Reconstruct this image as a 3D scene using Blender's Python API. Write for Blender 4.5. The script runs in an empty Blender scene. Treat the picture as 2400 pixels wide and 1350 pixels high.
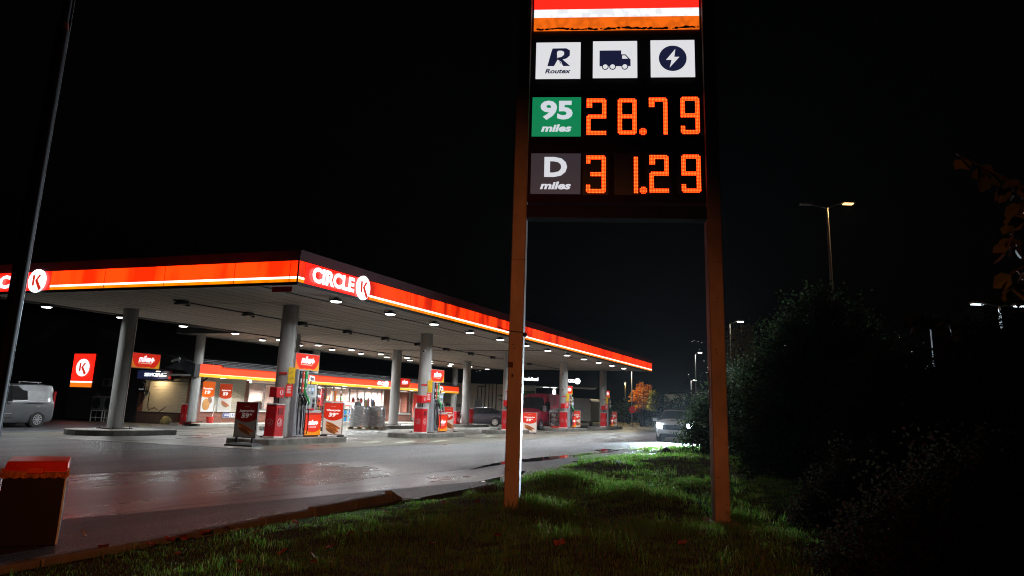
import bpy, math, random
import numpy as np
from mathutils import Matrix, Vector
random.seed(7); rng = np.random.default_rng(7)
sc = bpy.context.scene
D = bpy.data
# ------------------------------------------------------------------ camera
# world frame: x runs along the long side of the petrol station canopy, y across it, z up (metres)
CAM = np.array([-19.467, -14.571, 1.44]); FPX = 1888.574; PYO = -176.778
_a, _p, _r = math.radians(21.979), math.radians(13.661), math.radians(1.822)
_z = np.array([0, 0, 1.]); _f = np.array([math.cos(_a), math.sin(_a), 0]); RT = np.array([math.sin(_a), -math.cos(_a), 0])
FW = _f*math.cos(_p) + _z*math.sin(_p); UP = np.cross(RT, FW)
RR = RT*math.cos(_r) + UP*math.sin(_r); UU = -RT*math.sin(_r) + UP*math.cos(_r)
cd = D.cameras.new("camera"); cam = D.objects.new("camera", cd); sc.collection.objects.link(cam); sc.camera = cam
cam.matrix_world = Matrix(((RR[0], UU[0], -FW[0], CAM[0]), (RR[1], UU[1], -FW[1], CAM[1]), (RR[2], UU[2], -FW[2], CAM[2]), (0, 0, 0, 1)))
cd.sensor_width = 36; cd.lens = FPX/2400*36; cd.shift_y = PYO/2400; cd.clip_start = .1; cd.clip_end = 6000
def ray(x, y): return FW + RR*(x-1200)/FPX + UU*(675+PYO-y)/FPX
def gz(x, y, z=0.):
    d = ray(x, y); return CAM + d*(z-CAM[2])/d[2]
def pt(x, y, t):
    d = ray(x, y); return CAM + d*(t-CAM[1])/d[1]
def ps(x, y, s):
    d = ray(x, y); return CAM + d*(s-CAM[0])/d[0]
def at(x, y, dist):
    d = ray(x, y); return CAM + d*dist/math.hypot(d[0], d[1])
# ------------------------------------------------------------------ world (clear night) and exposure
w = D.worlds.new("World"); sc.world = w; w.use_nodes = True
nt = w.node_tree; bg = nt.nodes["Background"]
sky = nt.nodes.new("ShaderNodeTexSky"); sky.sky_type = 'NISHITA'; sky.sun_disc = False
sky.sun_elevation = math.radians(-3); sky.sun_rotation = math.radians(200)
nt.links.new(sky.outputs[0], bg.inputs[0]); bg.inputs[1].default_value = 0.008
sc.view_settings.view_transform = 'Standard'; sc.view_settings.look = 'None'
sc.view_settings.exposure = 0; sc.view_settings.gamma = 1
sc.cycles.use_light_tree = True; sc.cycles.filter_width = 1.1; sc.cycles.use_denoising = True; sc.cycles.denoising_input_passes = 'RGB_ALBEDO_NORMAL'; sc.cycles.denoising_prefilter = 'NONE'
sc.cycles.max_bounces = 5; sc.cycles.diffuse_bounces = 2; sc.cycles.glossy_bounces = 3; sc.cycles.transparent_max_bounces = 8
sc.cycles.sample_clamp_indirect = 3; sc.cycles.sample_clamp_direct = 0
sc.cycles.caustics_reflective = False; sc.cycles.caustics_refractive = False
# ------------------------------------------------------------------ materials
MATS = {}
def nodes(name):
    m = D.materials.new(name); m.use_nodes = True; return m, m.node_tree
def mat(name, col, rough=.5, metal=0, var=.12, scale=6., bump=0., bscale=60., coat=0, stretch=(1, 1, 1), spec=.5, rvar=.0):
    if name in MATS: return MATS[name]
    m, t = nodes(name); b = t.nodes["Principled BSDF"]
    b.inputs["Roughness"].default_value = rough; b.inputs["Metallic"].default_value = metal
    b.inputs["Coat Weight"].default_value = coat; b.inputs["Specular IOR Level"].default_value = spec
    tc = t.nodes.new("ShaderNodeTexCoord"); mp = t.nodes.new("ShaderNodeMapping"); mp.inputs[3].default_value = stretch
    t.links.new(tc.outputs["Object"], mp.inputs[0])
    n = t.nodes.new("ShaderNodeTexNoise"); n.inputs["Scale"].default_value = scale; n.inputs["Detail"].default_value = 6; n.inputs["Roughness"].default_value = .65
    t.links.new(mp.outputs[0], n.inputs[0])
    r = t.nodes.new("ShaderNodeValToRGB")
    c = np.array(col[:3]); lo = c*(1-var*2); hi = np.minimum(c*(1+var*1.4), 1)
    r.color_ramp.elements[0].position = .3; r.color_ramp.elements[1].position = .72
    r.color_ramp.elements[0].color = (*lo, 1); r.color_ramp.elements[1].color = (*hi, 1)
    t.links.new(n.outputs[0], r.inputs[0]); t.links.new(r.outputs[0], b.inputs["Base Color"])
    if rvar:
        mr = t.nodes.new("ShaderNodeMapRange"); mr.inputs[1].default_value = .3; mr.inputs[2].default_value = .7
        mr.inputs[3].default_value = max(.03, rough-rvar); mr.inputs[4].default_value = min(1, rough+rvar)
        t.links.new(n.outputs[0], mr.inputs[0]); t.links.new(mr.outputs[0], b.inputs["Roughness"])
    if bump:
        n2 = t.nodes.new("ShaderNodeTexNoise"); n2.inputs["Scale"].default_value = bscale; n2.inputs["Detail"].default_value = 3
        t.links.new(mp.outputs[0], n2.inputs[0]); bp = t.nodes.new("ShaderNodeBump"); bp.inputs[0].default_value = bump; bp.inputs[1].default_value = .02
        t.links.new(n2.outputs[0], bp.inputs["Height"]); t.links.new(bp.outputs[0], b.inputs["Normal"])
    MATS[name] = m; return m
def em(name, col, s, var=0., scale=2., stretch=(1, 1, 1)):
    if name in MATS: return MATS[name]
    m, t = nodes(name); b = t.nodes["Principled BSDF"]
    b.inputs["Base Color"].default_value = (*[min(1, c*.6) for c in col[:3]], 1); b.inputs["Roughness"].default_value = .35
    b.inputs["Emission Color"].default_value = (*col[:3], 1); b.inputs["Emission Strength"].default_value = s
    if var:
        tc = t.nodes.new("ShaderNodeTexCoord"); mp = t.nodes.new("ShaderNodeMapping"); mp.inputs[3].default_value = stretch
        n = t.nodes.new("ShaderNodeTexNoise"); n.inputs["Scale"].default_value = scale; n.inputs["Detail"].default_value = 3
        mr = t.nodes.new("ShaderNodeMapRange"); mr.inputs[1].default_value = .40; mr.inputs[2].default_value = .54
        mr.inputs[3].default_value = s*(1-var); mr.inputs[4].default_value = s
        t.links.new(tc.outputs["Object"], mp.inputs[0]); t.links.new(mp.outputs[0], n.inputs[0]); t.links.new(n.outputs[0], mr.inputs[0]); t.links.new(mr.outputs[0], b.inputs["Emission Strength"])
    MATS[name] = m; return m
def glass(name, col=(.02, .02, .025), rough=.03):
    m, t = nodes(name); b = t.nodes["Principled BSDF"]; b.inputs["Base Color"].default_value = (*col, 1)
    b.inputs["Roughness"].default_value = rough; b.inputs["Specular IOR Level"].default_value = .6; MATS[name] = m; return m
def clear_glass(name):
    m, t = nodes(name); o = t.nodes["Material Output"]; t.nodes.remove(t.nodes["Principled BSDF"])
    tr = t.nodes.new("ShaderNodeBsdfTransparent"); tr.inputs[0].default_value = (.93, .95, .95, 1); g = t.nodes.new("ShaderNodeBsdfGlossy"); g.inputs["Roughness"].default_value = .02
    mx = t.nodes.new("ShaderNodeMixShader"); f = t.nodes.new("ShaderNodeFresnel"); f.inputs[0].default_value = 1.45
    t.links.new(f.outputs[0], mx.inputs[0]); t.links.new(tr.outputs[0], mx.inputs[1]); t.links.new(g.outputs[0], mx.inputs[2]); t.links.new(mx.outputs[0], o.inputs[0]); MATS[name] = m; return m
def leafmat(name, cols, rough=.45, trans=False, spec=.12):
    m, t = nodes(name); b = t.nodes["Principled BSDF"]; b.inputs["Roughness"].default_value = rough; b.inputs["Specular IOR Level"].default_value = spec
    g = t.nodes.new("ShaderNodeNewGeometry"); r = t.nodes.new("ShaderNodeValToRGB"); e = r.color_ramp.elements
    e[0].color = (*cols[0], 1); e[1].color = (*cols[-1], 1)
    for i, c in enumerate(cols[1:-1]): q = e.new((i+1)/(len(cols)-1)); q.color = (*c, 1)
    t.links.new(g.outputs["Random Per Island"], r.inputs[0]); t.links.new(r.outputs[0], b.inputs["Base Color"])
    if trans:
        tl = t.nodes.new("ShaderNodeBsdfTranslucent"); hs = t.nodes.new("ShaderNodeHueSaturation"); hs.inputs["Saturation"].default_value = 1.1; hs.inputs["Value"].default_value = trans*2
        t.links.new(r.outputs[0], hs.inputs["Color"]); t.links.new(hs.outputs[0], tl.inputs[0]); ad = t.nodes.new("ShaderNodeMixShader"); ad.inputs[0].default_value = .5
        t.links.new(b.outputs[0], ad.inputs[1]); t.links.new(tl.outputs[0], ad.inputs[2]); t.links.new(ad.outputs[0], t.nodes["Material Output"].inputs[0])
    MATS[name] = m; return m
# ------------------------------------------------------------------ mesh builder
_txt = {}
def text_arr(body, bold, shear, res=3):
    k = (body, bold, shear)
    if k not in _txt:
        c = D.curves.new("t", 'FONT'); c.body = body; c.size = 1; c.shear = shear; c.offset = bold; c.resolution_u = res; c.align_x = 'LEFT'
        o = D.objects.new("t", c); sc.collection.objects.link(o); bpy.context.view_layer.update()
        me = D.meshes.new_from_object(o.evaluated_get(bpy.context.evaluated_depsgraph_get()))
        V = np.array([v.co[:2] for v in me.vertices]); Fc = [tuple(p.vertices) for p in me.polygons]
        lo, hi = V.min(0), V.max(0); D.objects.remove(o); D.meshes.remove(me)
        _txt[k] = ((V-(lo+hi)/2), hi-lo, Fc)
    return _txt[k]
class MB:
    def __init__(s): s.v = []; s.f = []; s.m = []; s.M = None; s.sm = []
    def add(s, vs, fs, mi=0, smooth=False):
        o = len(s.v)
        if s.M is not None: vs = [tuple(s.M @ Vector(v)) for v in vs]
        s.v += [tuple(v) for v in vs]; s.f += [tuple(i+o for i in f) for f in fs]; s.m += [mi]*len(fs); s.sm += [smooth]*len(fs); return s
    def box(s, x0, x1, y0, y1, z0, z1, mi=0):
        return s.add([(x0, y0, z0), (x1, y0, z0), (x1, y1, z0), (x0, y1, z0), (x0, y0, z1), (x1, y0, z1), (x1, y1, z1), (x0, y1, z1)],
              [(0, 3, 2, 1), (4, 5, 6, 7), (0, 1, 5, 4), (1, 2, 6, 5), (2, 3, 7, 6), (3, 0, 4, 7)], mi)
    def rbox(s, x0, x1, y0, y1, z0, z1, c=.01, mi=0):   # box with chamfered vertical and top edges
        pl = [(x0+c, y0), (x1-c, y0), (x1, y0+c), (x1, y1-c), (x1-c, y1), (x0+c, y1), (x0, y1-c), (x0, y0+c)]
        cx, cy = (x0+x1)/2, (y0+y1)/2; vs = []
        for z, k in ((z0, 0), (z1-c, 0), (z1, c)):
            vs += [(x-math.copysign(k, x-cx), y-math.copysign(k, y-cy), z) for x, y in pl]
        fs = [tuple(reversed(range(8))), tuple(range(16, 24))]
        for l in (0, 8): fs += [(l+i, l+(i+1) % 8, l+8+(i+1) % 8, l+8+i) for i in range(8)]
        return s.add(vs, fs, mi)
    def prism(s, poly, y0, y1, mi=0, front_only=False):     # polygon in xz, counter-clockwise, extruded along y
        n = len(poly); a = sum(poly[i][0]*poly[(i+1) % n][1]-poly[(i+1) % n][0]*poly[i][1] for i in range(n))
        if a < 0: poly = poly[::-1]
        vs = [(x, y0, z) for x, z in poly]+[(x, y1, z) for x, z in poly]
        fs = [tuple(range(n)), tuple(reversed(range(n, 2*n)))]+[(i, i+n, (i+1) % n+n, (i+1) % n) for i in range(n)]
        return s.add(vs, fs, mi)
    def prismz(s, poly, z0, z1, mi=0):
        n = len(poly); a = sum(poly[i][0]*poly[(i+1) % n][1]-poly[(i+1) % n][0]*poly[i][1] for i in range(n))
        if a < 0: poly = poly[::-1]
        vs = [(x, y, z0) for x, y in poly]+[(x, y, z1) for x, y in poly]
        fs = [tuple(reversed(range(n))), tuple(range(n, 2*n))]+[(i, (i+1) % n, (i+1) % n+n, i+n) for i in range(n)]
        return s.add(vs, fs, mi)
    def cyl(s, a, b, r0, r1=None, n=12, mi=0, caps=True, smooth=True):
        r1 = r0 if r1 is None else r1; a = Vector(a); b = Vector(b); d = (b-a).normalized()
        u = d.orthogonal().normalized(); v = d.cross(u); vs = []
        for p, r in ((a, r0), (b, r1)):
            vs += [tuple(p+u*r*math.cos(2*math.pi*i/n)+v*r*math.sin(2*math.pi*i/n)) for i in range(n)]
        s.add(vs, [(i, (i+1) % n, (i+1) % n+n, i+n) for i in range(n)], mi, smooth)
        if caps: s.add(vs, [tuple(reversed(range(n))), tuple(range(n, 2*n))], mi)
        return s
    def tube(s, pts, r, n=6, mi=0):
        P = [Vector(p) for p in pts]; vs = []; rs = r if isinstance(r, (list, tuple)) else [r]*len(P); pu = None
        for i, p in enumerate(P):
            d = (P[min(i+1, len(P)-1)]-P[max(i-1, 0)]).normalized()
            u = d.orthogonal().normalized() if pu is None else (pu-d*pu.dot(d)).normalized(); pu = u; v = d.cross(u)
            vs += [tuple(p+(u*math.cos(2*math.pi*k/n)+v*math.sin(2*math.pi*k/n))*rs[i]) for k in range(n)]
        fs = [(i*n+k, i*n+(k+1) % n, (i+1)*n+(k+1) % n, (i+1)*n+k) for i in range(len(P)-1) for k in range(n)]
        fs += [tuple(reversed(range(n))), tuple(range((len(P)-1)*n, len(P)*n))]
        return s.add(vs, fs, mi, True)
    def disc(s, cx, cz, r, y, n=32, mi=0, rx=None):
        rx = rx or r
        return s.add([(cx+rx*math.cos(2*math.pi*i/n), y, cz+r*math.sin(2*math.pi*i/n)) for i in range(n)], [tuple(range(n))], mi)
    def ball(s, c, r, n=10, m=6, mi=0, sq=(1, 1, 1)):
        vs = []; fs = []
        for j in range(m+1):
            for i in range(n):
                a = math.pi*j/m; b = 2*math.pi*i/n
                vs.append((c[0]+r*sq[0]*math.sin(a)*math.cos(b), c[1]+r*sq[1]*math.sin(a)*math.sin(b), c[2]-r*sq[2]*math.cos(a)))
        for j in range(m):
            for i in range(n): fs.append((j*n+i, j*n+(i+1) % n, (j+1)*n+(i+1) % n, (j+1)*n+i))
        return s.add(vs, fs, mi, True)
    def text(s, body, cx, cz, wd=None, ht=None, y=0, ext=.004, mi=0, bold=.0, shear=0.):   # faces -y
        V, sz, Fc = text_arr(body, bold, shear)
        kx = wd/sz[0] if wd else ht/sz[1]; kz = ht/sz[1] if ht else kx
        n = len(V); vs = [(cx+a*kx, y-ext, cz+b*kz) for a, b in V]
        s.add(vs, Fc, mi)
        return s
    def plate(s, x0, x1, z0, z1, y, mi=0): return s.add([(x0, y, z0), (x1, y, z0), (x1, y, z1), (x0, y, z1)], [(0, 1, 2, 3)], mi)
    def build(s, name, mats, parent=None, bevel=0, sub=0):
        us = sorted({i for f in s.f for i in f}); mp_ = {a: b for b, a in enumerate(us)}
        me = D.meshes.new(name); me.from_pydata([s.v[i] for i in us], [], [tuple(mp_[i] for i in f) for f in s.f])
        for m in (mats if isinstance(mats, (list, tuple)) else [mats]): me.materials.append(m)
        me.polygons.foreach_set("material_index", s.m); me.polygons.foreach_set("use_smooth", s.sm); me.update()
        o = D.objects.new(name, me); sc.collection.objects.link(o)
        if parent: o.parent = parent
        if bevel:
            b = o.modifiers.new("b", 'BEVEL'); b.width = bevel; b.segments = 2; b.limit_method = 'ANGLE'; b.angle_limit = .6
        if sub:
            b = o.modifiers.new("s", 'SUBSURF'); b.levels = sub; b.render_levels = sub
        return o
def tag(o, label=None, cat=None, group=None, kind=None):
    if label: o['label'] = label
    if cat: o['category'] = cat
    if group: o['group'] = group
    if kind: o['kind'] = kind
    return o
def thing(name, label, cat, loc=(0, 0, 0), rot=0, group=None):
    o = D.objects.new(name, None); sc.collection.objects.link(o); o.location = tuple(loc); o.rotation_euler = (0, 0, rot)
    o.empty_display_size = .2
    return tag(o, label, cat, group)
def dup(root, loc, rot=None, label=None, group=None, scale=None):
    r = root.copy(); sc.collection.objects.link(r); r.location = tuple(loc)
    if rot is not None: r.rotation_euler = (0, 0, rot)
    if label: r['label'] = label
    if group: r['group'] = group
    if scale: r.scale = (scale,)*3
    for ch in list(root.children):
        c = ch.copy(); sc.collection.objects.link(c); c.parent = r
        for g in list(ch.children):
            d = g.copy(); sc.collection.objects.link(d); d.parent = c
    return r
def alight(name, parent, loc, power, col=(1, 1, 1), size=.3, spread=160, rot=(0, 0, 0), kind='AREA', spot=60, blend=.5):
    l = D.lights.new(name, kind); l.energy = power; l.color = col
    if kind == 'AREA': l.shape = 'DISK'; l.size = size; l.spread = math.radians(spread)
    elif kind == 'SPOT': l.spot_size = math.radians(spot); l.spot_blend = blend; l.shadow_soft_size = size
    else: l.shadow_soft_size = size
    o = D.objects.new(name, l); sc.collection.objects.link(o); o.location = loc; o.rotation_euler = rot; o.parent = parent; return o
def aim(o, d):
    o.rotation_euler = Vector(d).to_track_quat('-Z', 'Y').to_euler(); return o
SIDE = -math.pi/2     # a thing built facing -y, turned to face -x (towards the road the photo is taken from)
# common materials
M_steel = mat("brushed_metal", (.45, .46, .48), .38, .7, .1, 8)
M_dark = mat("dark_metal", (.03, .032, .036), .45, .2)
M_blk = mat("black_rubber", (.012, .012, .013), .5)
M_wht = mat("white_paint", (.72, .72, .7), .45, 0, .06)
M_gry = mat("grey_paint", (.33, .34, .36), .42, 0, .08)
M_red = mat("red_paint", (.6, .012, .018), .34, 0, .1, coat=.3)
M_conc = mat("kerb_concrete", (.2, .195, .18), .75, 0, .2, 3, .5, 70)
E_wht = em("lit_white", (1, 1, 1), 2.2); E_face = em("lit_white_soft", (.92, .92, .95), .8)
E_led = em("led_white", (1, .97, .92), 9.)
M_ink = em("glowing_navy_ink", (.012, .014, .045), .9)  # faint glow put into the ink, also on unlit plates and notices
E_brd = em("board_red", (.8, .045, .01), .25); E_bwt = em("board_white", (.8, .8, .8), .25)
ORANGE = (1., .026, .0015)
# extents shared by several builders
S0, DA, TA, TB, TC = 4.956, 10.779, 3.897, 11.612, 17.8
COLX = [S0+DA*i for i in range(5)]
L, WD, ZS, ZB, ZT = 49.4, 14.03, 4.879, 4.86, 5.498
# ================================================================== GROUND
def asphalt_mat():
    m, t = nodes("wet_asphalt"); b = t.nodes["Principled BSDF"]; N = t.nodes.new; Lk = t.links.new
    tc = N("ShaderNodeTexCoord"); sx = N("ShaderNodeSeparateXYZ"); Lk(tc.outputs["Object"], sx.inputs[0])
    mp = N("ShaderNodeMapping"); mp.inputs[3].default_value = (.12, .55, 1); Lk(tc.outputs["Object"], mp.inputs[0])
    n1 = N("ShaderNodeTexNoise"); n1.inputs["Scale"].default_value = 1.; n1.inputs["Detail"].default_value = 8; n1.inputs["Roughness"].default_value = .6; n1.inputs["Distortion"].default_value = .1; Lk(mp.outputs[0], n1.inputs[0])
    n2 = N("ShaderNodeTexNoise"); n2.inputs["Scale"].default_value = 17.; n2.inputs["Detail"].default_value = 4; n2.inputs["Roughness"].default_value = .7; Lk(tc.outputs["Object"], n2.inputs[0])
    n3 = N("ShaderNodeTexVoronoi"); n3.inputs["Scale"].default_value = 55.; Lk(tc.outputs["Object"], n3.inputs[0])
    r = N("ShaderNodeValToRGB"); e = r.color_ramp.elements; e[0].position = .36; e[0].color = (.012, .013, .016, 1); e[1].position = .63; e[1].color = (.118, .125, .138, 1); n4 = N("ShaderNodeTexNoise"); n4.inputs["Scale"].default_value = 6.; n4.inputs["Detail"].default_value = 8; n4.inputs["Roughness"].default_value = .85; Lk(tc.outputs["Object"], n4.inputs[0])
    mg = N("ShaderNodeMath"); mg.operation = 'MULTIPLY_ADD'; mg.inputs[1].default_value = .5; hf = N("ShaderNodeMath"); hf.operation = 'MULTIPLY'; hf.inputs[1].default_value = .5; Lk(n4.outputs[0], hf.inputs[0]); Lk(n2.outputs[0], mg.inputs[0]); Lk(hf.outputs[0], mg.inputs[2]); Lk(mg.outputs[0], r.inputs[0])
    r2 = N("ShaderNodeValToRGB"); e = r2.color_ramp.elements; e[0].position = .35; e[0].color = (.6, .6, .6, 1); e[1].position = .65; e[1].color = (1.15, 1.13, 1.1, 1); Lk(n1.outputs[0], r2.inputs[0])
    mx = N("ShaderNodeMix"); mx.data_type = 'RGBA'; mx.blend_type = 'MULTIPLY'; mx.inputs[0].default_value = 1; Lk(r.outputs[0], mx.inputs[6]); Lk(r2.outputs[0], mx.inputs[7]); Lk(mx.outputs[2], b.inputs["Base Color"])
    # smoother relaid strip along the kerb (y between -5.6 and -2 where x<6) holds more water
    def band(out, lo, hi, soft):
        a = N("ShaderNodeMapRange"); a.interpolation_type = 'SMOOTHSTEP'; a.inputs[1].default_value = lo-soft; a.inputs[2].default_value = lo+soft; Lk(out, a.inputs[0])
        c = N("ShaderNodeMapRange"); c.interpolation_type = 'SMOOTHSTEP'; c.inputs[1].default_value = hi-soft; c.inputs[2].default_value = hi+soft; c.inputs[3].default_value = 1; c.inputs[4].default_value = 0; Lk(out, c.inputs[0])
        q = N("ShaderNodeMath"); q.operation = 'MULTIPLY'; Lk(a.outputs[0], q.inputs[0]); Lk(c.outputs[0], q.inputs[1]); return q.outputs[0]
    # y shifted a little by x and noise so that the seam is slightly skewed
    sh = N("ShaderNodeMath"); sh.operation = 'MULTIPLY_ADD'; sh.inputs[1].default_value = .22; Lk(sx.outputs[0], sh.inputs[0]); Lk(sx.outputs[1], sh.inputs[2])
    bd = band(sh.outputs[0], -8.6, -3.05, .05); bx = band(sx.outputs[0], -14, -1.5, 2.5)
    wet = N("ShaderNodeMath"); wet.operation = 'MULTIPLY'; Lk(bd, wet.inputs[0]); Lk(bx, wet.inputs[1])
    rr = N("ShaderNodeMapRange"); rr.inputs[1].default_value = .36; rr.inputs[2].default_value = .66; rr.inputs[3].default_value = .34; rr.inputs[4].default_value = .56; Lk(n1.outputs[0], rr.inputs[0])
    ws = N("ShaderNodeMath"); ws.operation = 'MULTIPLY_ADD'; ws.inputs[1].default_value = -.15; Lk(wet.outputs[0], ws.inputs[0]); Lk(rr.outputs[0], ws.inputs[2])
    Lk(ws.outputs[0], b.inputs["Roughness"]); b.inputs["Specular IOR Level"].default_value = .55
    ad = N("ShaderNodeMath"); ad.operation = 'ADD'; Lk(mg.outputs[0], ad.inputs[0]); Lk(n3.outputs["Distance"], ad.inputs[1])
    bp = N("ShaderNodeBump"); bp.inputs[1].default_value = .014
    st = N("ShaderNodeMath"); st.operation = 'MULTIPLY_ADD'; st.inputs[1].default_value = -.86; st.inputs[2].default_value = 1.; Lk(wet.outputs[0], st.inputs[0]); Lk(st.outputs[0], bp.inputs[0])
    Lk(ad.outputs[0], bp.inputs["Height"]); Lk(bp.outputs[0], b.inputs["Normal"]); MATS["asphalt"] = m; return m
M_asph = asphalt_mat()
g = MB(); g.add([(-2500, -2500, -.6), (4000, -2500, -.6), (4000, 2500, -.6), (-2500, 2500, -.6)], [(0, 1, 2, 3)])
tag(g.build("ground", mat("soil", (.03, .035, .02), .9, var=.3, scale=.2)), kind="structure")
g = MB(); g.box(-45, 160, -8.2, 80, -.5, 0); tag(g.build("road", M_asph), kind="structure")
# concrete forecourt slab
M_slab = mat("forecourt_concrete", (.135, .13, .105), .42, 0, .35, .8, .35, 30, stretch=(.3, 1, 1), rvar=.22)
s = MB(); s.prismz([(1.2, 1.0), (9.4, .6), (9.6, -.4), (48.8, -.2), (49.6, 17.2), (14, 17.2), (13.6, 14), (.9, 13.8)], .0, .004)
tag(s.build("forecourt_slab", M_slab), kind="structure")
# slab joints
j = MB()
for x in (9.4, 18.2, 27, 35.8, 44.6): j.box(x, x+.025, -.1, 17, .004, .0075)
for y in (7.6, 15.4): j.box(1.2, 49, y, y+.025, .004, .0075)
tag(j.build("slab_joint", mat("joint_tar", (.015, .015, .015), .6)), kind="structure")
# painted markings on the forecourt
pm = MB()
for (x, y, dx) in ((8.3, 9.4, 2.6), (9.7, 8.4, 2.6), (11.3, 7.4, 2.6), (7.6, 1.9, 1.9), (9.2, 1.3, 2.3), (11.4, .9, 2.), (19.6, 2.1, 2.), (21.4, 1.6, 2.2)):
    pm.add([(x, y, .009), (x+dx, y+.45, .009), (x+dx+.1, y+.85, .009), (x+.1, y+.4, .009)], [(0, 1, 2, 3)])
tag(pm.build("road_marking", mat("worn_paint", (.42, .42, .33), .55, var=.35, scale=5)), kind="structure")
def wavy(pts, z, nm, m, jit=.12, n=10):
    P = []
    for i in range(len(pts)):
        a, b = np.array(pts[i]), np.array(pts[(i+1) % len(pts)])
        for k in range(n): P.append(tuple(a+(b-a)*k/n+rng.normal(0, jit, 2)*np.array([1, .35])))
    q = MB(); q.add([(x, y, z) for x, y in P], [tuple(range(len(P)))]); return q
M_water = glass("puddle_water", (.012, .012, .013), .02)
pud = wavy([gz(*q)[:2] for q in [(585, 1217), (690, 1200), (900, 1178), (985, 1170), (985, 1166), (860, 1180), (700, 1206)]], .009, "puddle", M_water, .03)
tag(pud.build("puddle", M_water), kind="structure")
for pp, jt in (([(1095, 1102), (1180, 1088), (1290, 1078), (1400, 1064), (1470, 1052), (1390, 1062), (1280, 1071), (1180, 1082)], .1),
           ([(1120, 1130), (1160, 1121), (1230, 1104), (1225, 1113), (1170, 1131)], .05), ([(1390, 1056), (1420, 1052), (1440, 1054), (1412, 1058)], .05),
           ([(1480, 1056), (1550, 1048), (1560, 1044), (1500, 1050)], .1), ([(1330, 1084), (1370, 1078), (1420, 1070), (1400, 1078), (1360, 1084)], .05)):
    tag(wavy([gz(*q)[:2] for q in pp], .007, "puddle", M_water, jt).build("puddle", M_water), kind="structure")
# thin tar seams and cracks
ck = MB()
def crack(pts, wdt=.02):
    for a, b in zip(pts[:-1], pts[1:]):
        a = gz(*a); b = gz(*b); n = 8; prev = None
        for k in range(n+1):
            p = a+(b-a)*k/n; p = p+np.array([rng.normal(0, .03), rng.normal(0, .03), 0]); w2 = wdt*rng.uniform(.5, 1.2)
            cur = [(p[0], p[1]-w2, .004), (p[0], p[1]+w2, .004)]
            if prev: ck.add([prev[0], cur[0], cur[1], prev[1]], [(0, 1, 2, 3)])
            prev = cur
crack([(150, 1112), (420, 1098), (700, 1082), (900, 1072)]); crack([(130, 1222), (420, 1186), (640, 1162), (900, 1135)], .012); crack([(800, 1123), (900, 1118), (1010, 1108), (1090, 1100)], .03)
crack([(430, 1032), (560, 1040), (800, 1060)], .02); crack([(20, 1025), (220, 1022), (430, 1030)], .015)
tag(ck.build("road_crack", mat("joint_tar", (.015, .015, .015), .6)), kind="structure")
# kerb
KY = -8.15
kb = MB()
x = -18.
while x < -7.9:
    x2 = min(x+.98, -7.5); dz = rng.uniform(-.008, .008)
    if x2 > -7.6: kb.add([(x, KY, -.2), (x2, KY, -.2), (x2, KY+.13, -.2), (x, KY+.13, -.2), (x, KY, .16), (x2-.25, KY, .03), (x2-.25, KY+.13, .03), (x, KY+.13, .16)], [(0, 3, 2, 1), (4, 5, 6, 7), (0, 1, 5, 4), (1, 2, 6, 5), (2, 3, 7, 6), (3, 0, 4, 7)])
    else: kb.rbox(x, x2, KY, KY+.13, -.2, float(np.interp(x, [-13, -9.5, -8], [.06, .11, .16]))+dz, .012)
    x = x2+.012
tag(kb.build("kerb", M_conc), kind="structure")
# verge with lumps
def edge(x):      # y of the grass edge along x
    return np.interp(x, [-60, -8, -7.4, -6.6, -4.1, -.9, 6, 18, 24, 40, 160], [-8.15, -8.15, -8.3, -8.5, -7.95, -7.5, -7.45, -7.2, -8.9, -9.4, -9.4])
def bump(x, y):
    h = .03*np.sin(x*1.3+.4)*np.sin(y*1.7)+.03*np.sin(x*.55+y*.9+1)+.018*np.sin(x*5.1+2*np.sin(y*3.3))*np.sin(y*4.7+1.5*np.sin(x*2.9))+.01*np.sin(x*11+y*3)*np.sin(y*9.5-x*2)
    for (cx, cy, r, a) in BUMPS: h = h+.62*a*np.exp(-((x-cx)**2+(y-cy)**2)/r**2)
    return h
BUMPS = []
for q, r, a in (((1300, 1142), .8, .24), ((1270, 1215), .45, .14), ((1480, 1180), .9, .2), ((1330, 1275), .7, .10), ((1620, 1085), 1.6, .2), ((1150, 1175), .6, .1), ((1400, 1092), 1.0, .14), ((1560, 1250), .8, .1), ((1000, 1250), .8, .08)):
    p = gz(*q); BUMPS.append((p[0], p[1], r, a))
def gh(x, y):
    d = edge(x)-y; return np.minimum(np.clip(d, 0, 1.)*.06, .06)-.04+np.interp(x, [-10.5, -8.5], [.05, 0])*np.exp(-d)+bump(x, y)*np.clip(d*.9, 0, 1)
X = np.concatenate([np.linspace(-24, 8, 130), np.linspace(8.4, 40, 60), [60, 100, 160]]); T = np.concatenate([[0, .05], np.linspace(.15, 9, 60), np.linspace(9.6, 40, 24)])
vs = []
for a in X:
    e0 = float(edge(a)); vs += [(a, e0-t, (float(gh(a, e0-t)) if t > 0 else -.35)) for t in T]
nT = len(T); fs = [(i*nT+k, i*nT+k+1, (i+1)*nT+k+1, (i+1)*nT+k) for i in range(len(X)-1) for k in range(nT-1)]
v = MB(); v.add(vs, fs, 0, True)
tag(v.build("grass_verge", mat("turf_soil", (.02, .026, .01), .9, var=.4, scale=5, bump=.8, bscale=40)), kind="structure")
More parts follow.
